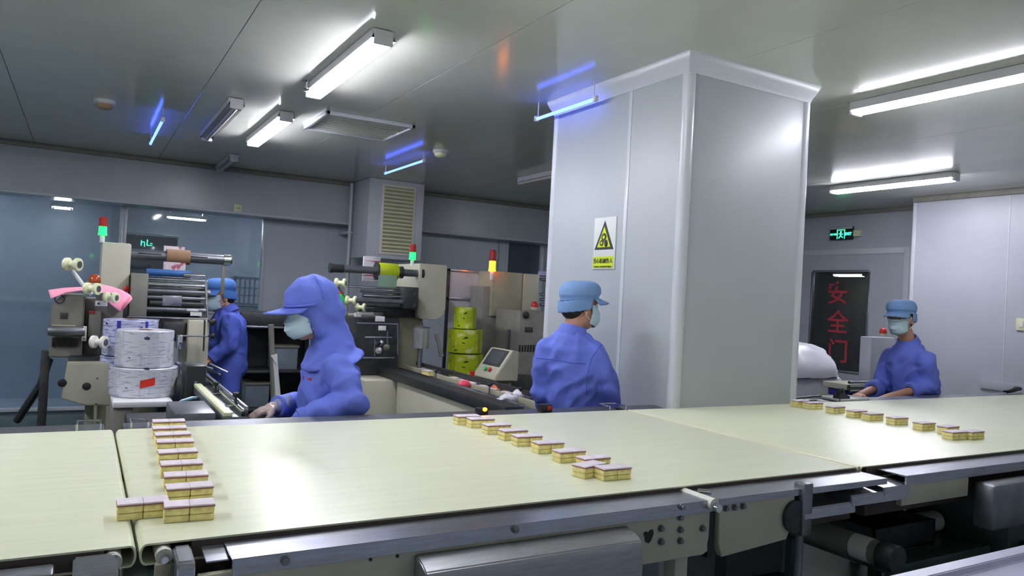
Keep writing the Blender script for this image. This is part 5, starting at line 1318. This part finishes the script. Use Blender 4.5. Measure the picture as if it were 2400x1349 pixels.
        br = []
        for r_ in range(6):
            t_ = r_ / 5
            br.append([H(-.0 + .098 * math.cos(a_) + .115 * t_ * math.cos(a_) ** .8, .098 * math.sin(a_) * (1 + .06 * t_), .03 + .006 * math.cos(a_) - .004 * t_ - .02 * t_ * math.sin(a_) ** 2) for a_ in [math.radians(-72 + 144 * k / 20) for k in range(21)]])
        b_ = MB().quads(br).build('brim', capm, hat); q_ = b_.modifiers.new('t', 'SOLIDIFY'); q_.thickness = .005
        MB().tube([H(.122 * math.cos(a_) - .01, .108 * math.sin(a_), .035 + .008 * math.cos(a_)) for a_ in [math.radians(-80 + 160 * k / 16) for k in range(17)]], .006, 8).build('hood_seam', capm, hat)
        MB().tube([H(-.03 + .0 * k, (.109 * math.cos(math.pi * k / 14)), .05 + .113 * math.sin(math.pi * k / 14)) for k in range(15)], .0028, 6).build('hood_seam', capm, hat)
    if glove:
        for sd_ in glove:
            mg = MB(); hd = (hdirs or {}).get(sd_) or (J['wr' + sd_] - J['el' + sd_]).normalized()
            hand(mg, J['wr' + sd_], hd, palm, curl, s, .0035, 1 if sd_ == 'L' else -1)
            caps(mg, J['wr' + sd_] - hd * .05, J['wr' + sd_], .04, .033)
            link('plastic_glove', fuse(mg, .0055, 2, 'plastic_glove', m_glove, .004, 30), root)
    return root, jk


def on_surface(o, px, py):
    t = BVHTree.FromPolygons([v.co for v in o.data.vertices], [p.vertices for p in o.data.polygons])
    d = (at(px, py, Z=0) - EYE).normalized() if at(px, py, Z=0) is not None else FW
    if (d.dot(FW)) < 0: d = -d
    h_ = t.ray_cast(EYE, d); return h_[0], h_[1]

# hooded worker in front of the left machine, side on, looking down
Yw = 3.42
J = dict(head=at(728, 728, Y=Yw), neck=at(778, 818, Y=Yw), chest=at(778, 860, Y=Yw), pelvis=at(768, 1040, Y=Yw),
         shL=at(792, 862, Y=Yw - .15), shR=at(758, 850, Y=Yw + .15), elL=at(828, 940, Y=Yw - .24), elR=at(735, 945, Y=Yw + .24),
         wrL=at(700, 985, Y=Yw - .22), wrR=at(648, 952, Y=Yw + .12))
w1, jk = person('worker in a blue hooded coat and mask looking down, wearing a clear glove', J, Vector((-1, -.12, 0)), Vector((-1, -.1, 0)), math.radians(13), m_jacket, 'hood', m_jacket, glove='R', seed=1.0, curl=.55,
                palm=(-.2, 0, -1), hdirs={'R': Vector((-1, -.15, -.28))}, hairy=False)
for k, (px, py) in enumerate(((697, 893), (712, 884), (727, 887))):
    h_, n_ = on_surface(jk, px, py)
    if h_:
        a_ = n_.orthogonal().normalized(); b_ = n_.cross(a_); mb = MB()
        for i in range(4):
            o_ = a_ * random.uniform(-.006, .006) + b_ * random.uniform(-.006, .006); d_ = (a_ * random.uniform(-1, 1) + b_ * random.uniform(-1, 1)).normalized() * .008
            mb.tube([h_ + o_ - d_, h_ + o_ + n_ * .001, h_ + o_ + d_], .0022, 6)
        mb.build('red_embroidery', m_red, jk)

# worker seen from behind in front of the pillar
Yw = 3.36
J = dict(head=at(1360, 716, Y=Yw), neck=at(1342, 775, Y=Yw), chest=at(1335, 818, Y=Yw), pelvis=at(1345, 1000, Y=Yw),
         shL=at(1280, 822, Y=Yw + .06), shR=at(1390, 826, Y=Yw - .10), elL=at(1272, 920, Y=Yw + .10), elR=at(1424, 915, Y=Yw - .13),
         wrL=at(1290, 985, Y=Yw + .28), wrR=at(1446, 985, Y=Yw - .10))
wk2, jk2 = person('worker in blue jacket and light blue cap seen from behind by the pillar', J, hdir(50), hdir(92), math.radians(4), m_jacket, 'cap', m_cap, seed=2.0, hdirs={'R': Vector((-.1, .2, -1)), 'L': Vector((.1, .3, -1))})
def seam(jk_, pts, name='seam'):
    path = []
    for (xa, ya), (xb, yb) in zip(pts[:-1], pts[1:]):
        for i in range(8):
            h_, n_ = on_surface(jk_, xa + (xb - xa) * i / 8, ya + (yb - ya) * i / 8)
            if h_ is not None: path.append(h_ + n_ * .0006)
    if len(path) > 2: MB().tube(path, .0022, 6).build(name, m_jacketb, jk_)
seam(jk2, [(1258, 838), (1300, 842), (1340, 850), (1378, 852)], 'yoke_seam')
seam(jk2, [(1410, 806), (1385, 840), (1376, 880), (1374, 930)], 'sleeve_seam')

# worker on the right facing the belt
Yw = 3.36
J = dict(head=at(2112, 745, Y=Yw), neck=at(2128, 800, Y=Yw), chest=at(2130, 838, Y=Yw), pelvis=at(2142, 985, Y=Yw),
         shL=at(2168, 842, Y=Yw - .15), shR=at(2092, 832, Y=Yw + .16), elL=at(2178, 905, Y=Yw - .15), elR=at(2068, 902, Y=Yw + .2),
         wrL=at(2082, 930, Y=Yw - .12), wrR=at(2018, 924, Y=Yw + .08))
person('worker with bare forearms in blue coat and cap at the far right', J, hdir(275), hdir(262), math.radians(8), m_jacket, 'cap', m_cap, sleeves='short', seed=3.0, curl=.8)

# worker standing behind the left machine
Yw = 6.25
J = dict(head=at(516, 692, Y=Yw), neck=at(532, 724, Y=Yw), chest=at(534, 748, Y=Yw), pelvis=at(533, 842, Y=Yw),
         shL=at(541, 752, Y=Yw - .15), shR=at(520, 748, Y=Yw + .17), elL=at(536, 806, Y=Yw - .2), elR=at(508, 800, Y=Yw + .2),
         wrL=at(497, 838, Y=Yw - .2), wrR=at(488, 838, Y=Yw + .1))
person('worker in deep blue jacket and trousers standing behind the left machine', J, hdir(262), hdir(255), math.radians(10), m_jacketb, 'cap', mat('mid_blue_cap', '#4a78c4', .75, 0, .08, 9), seed=4.0)
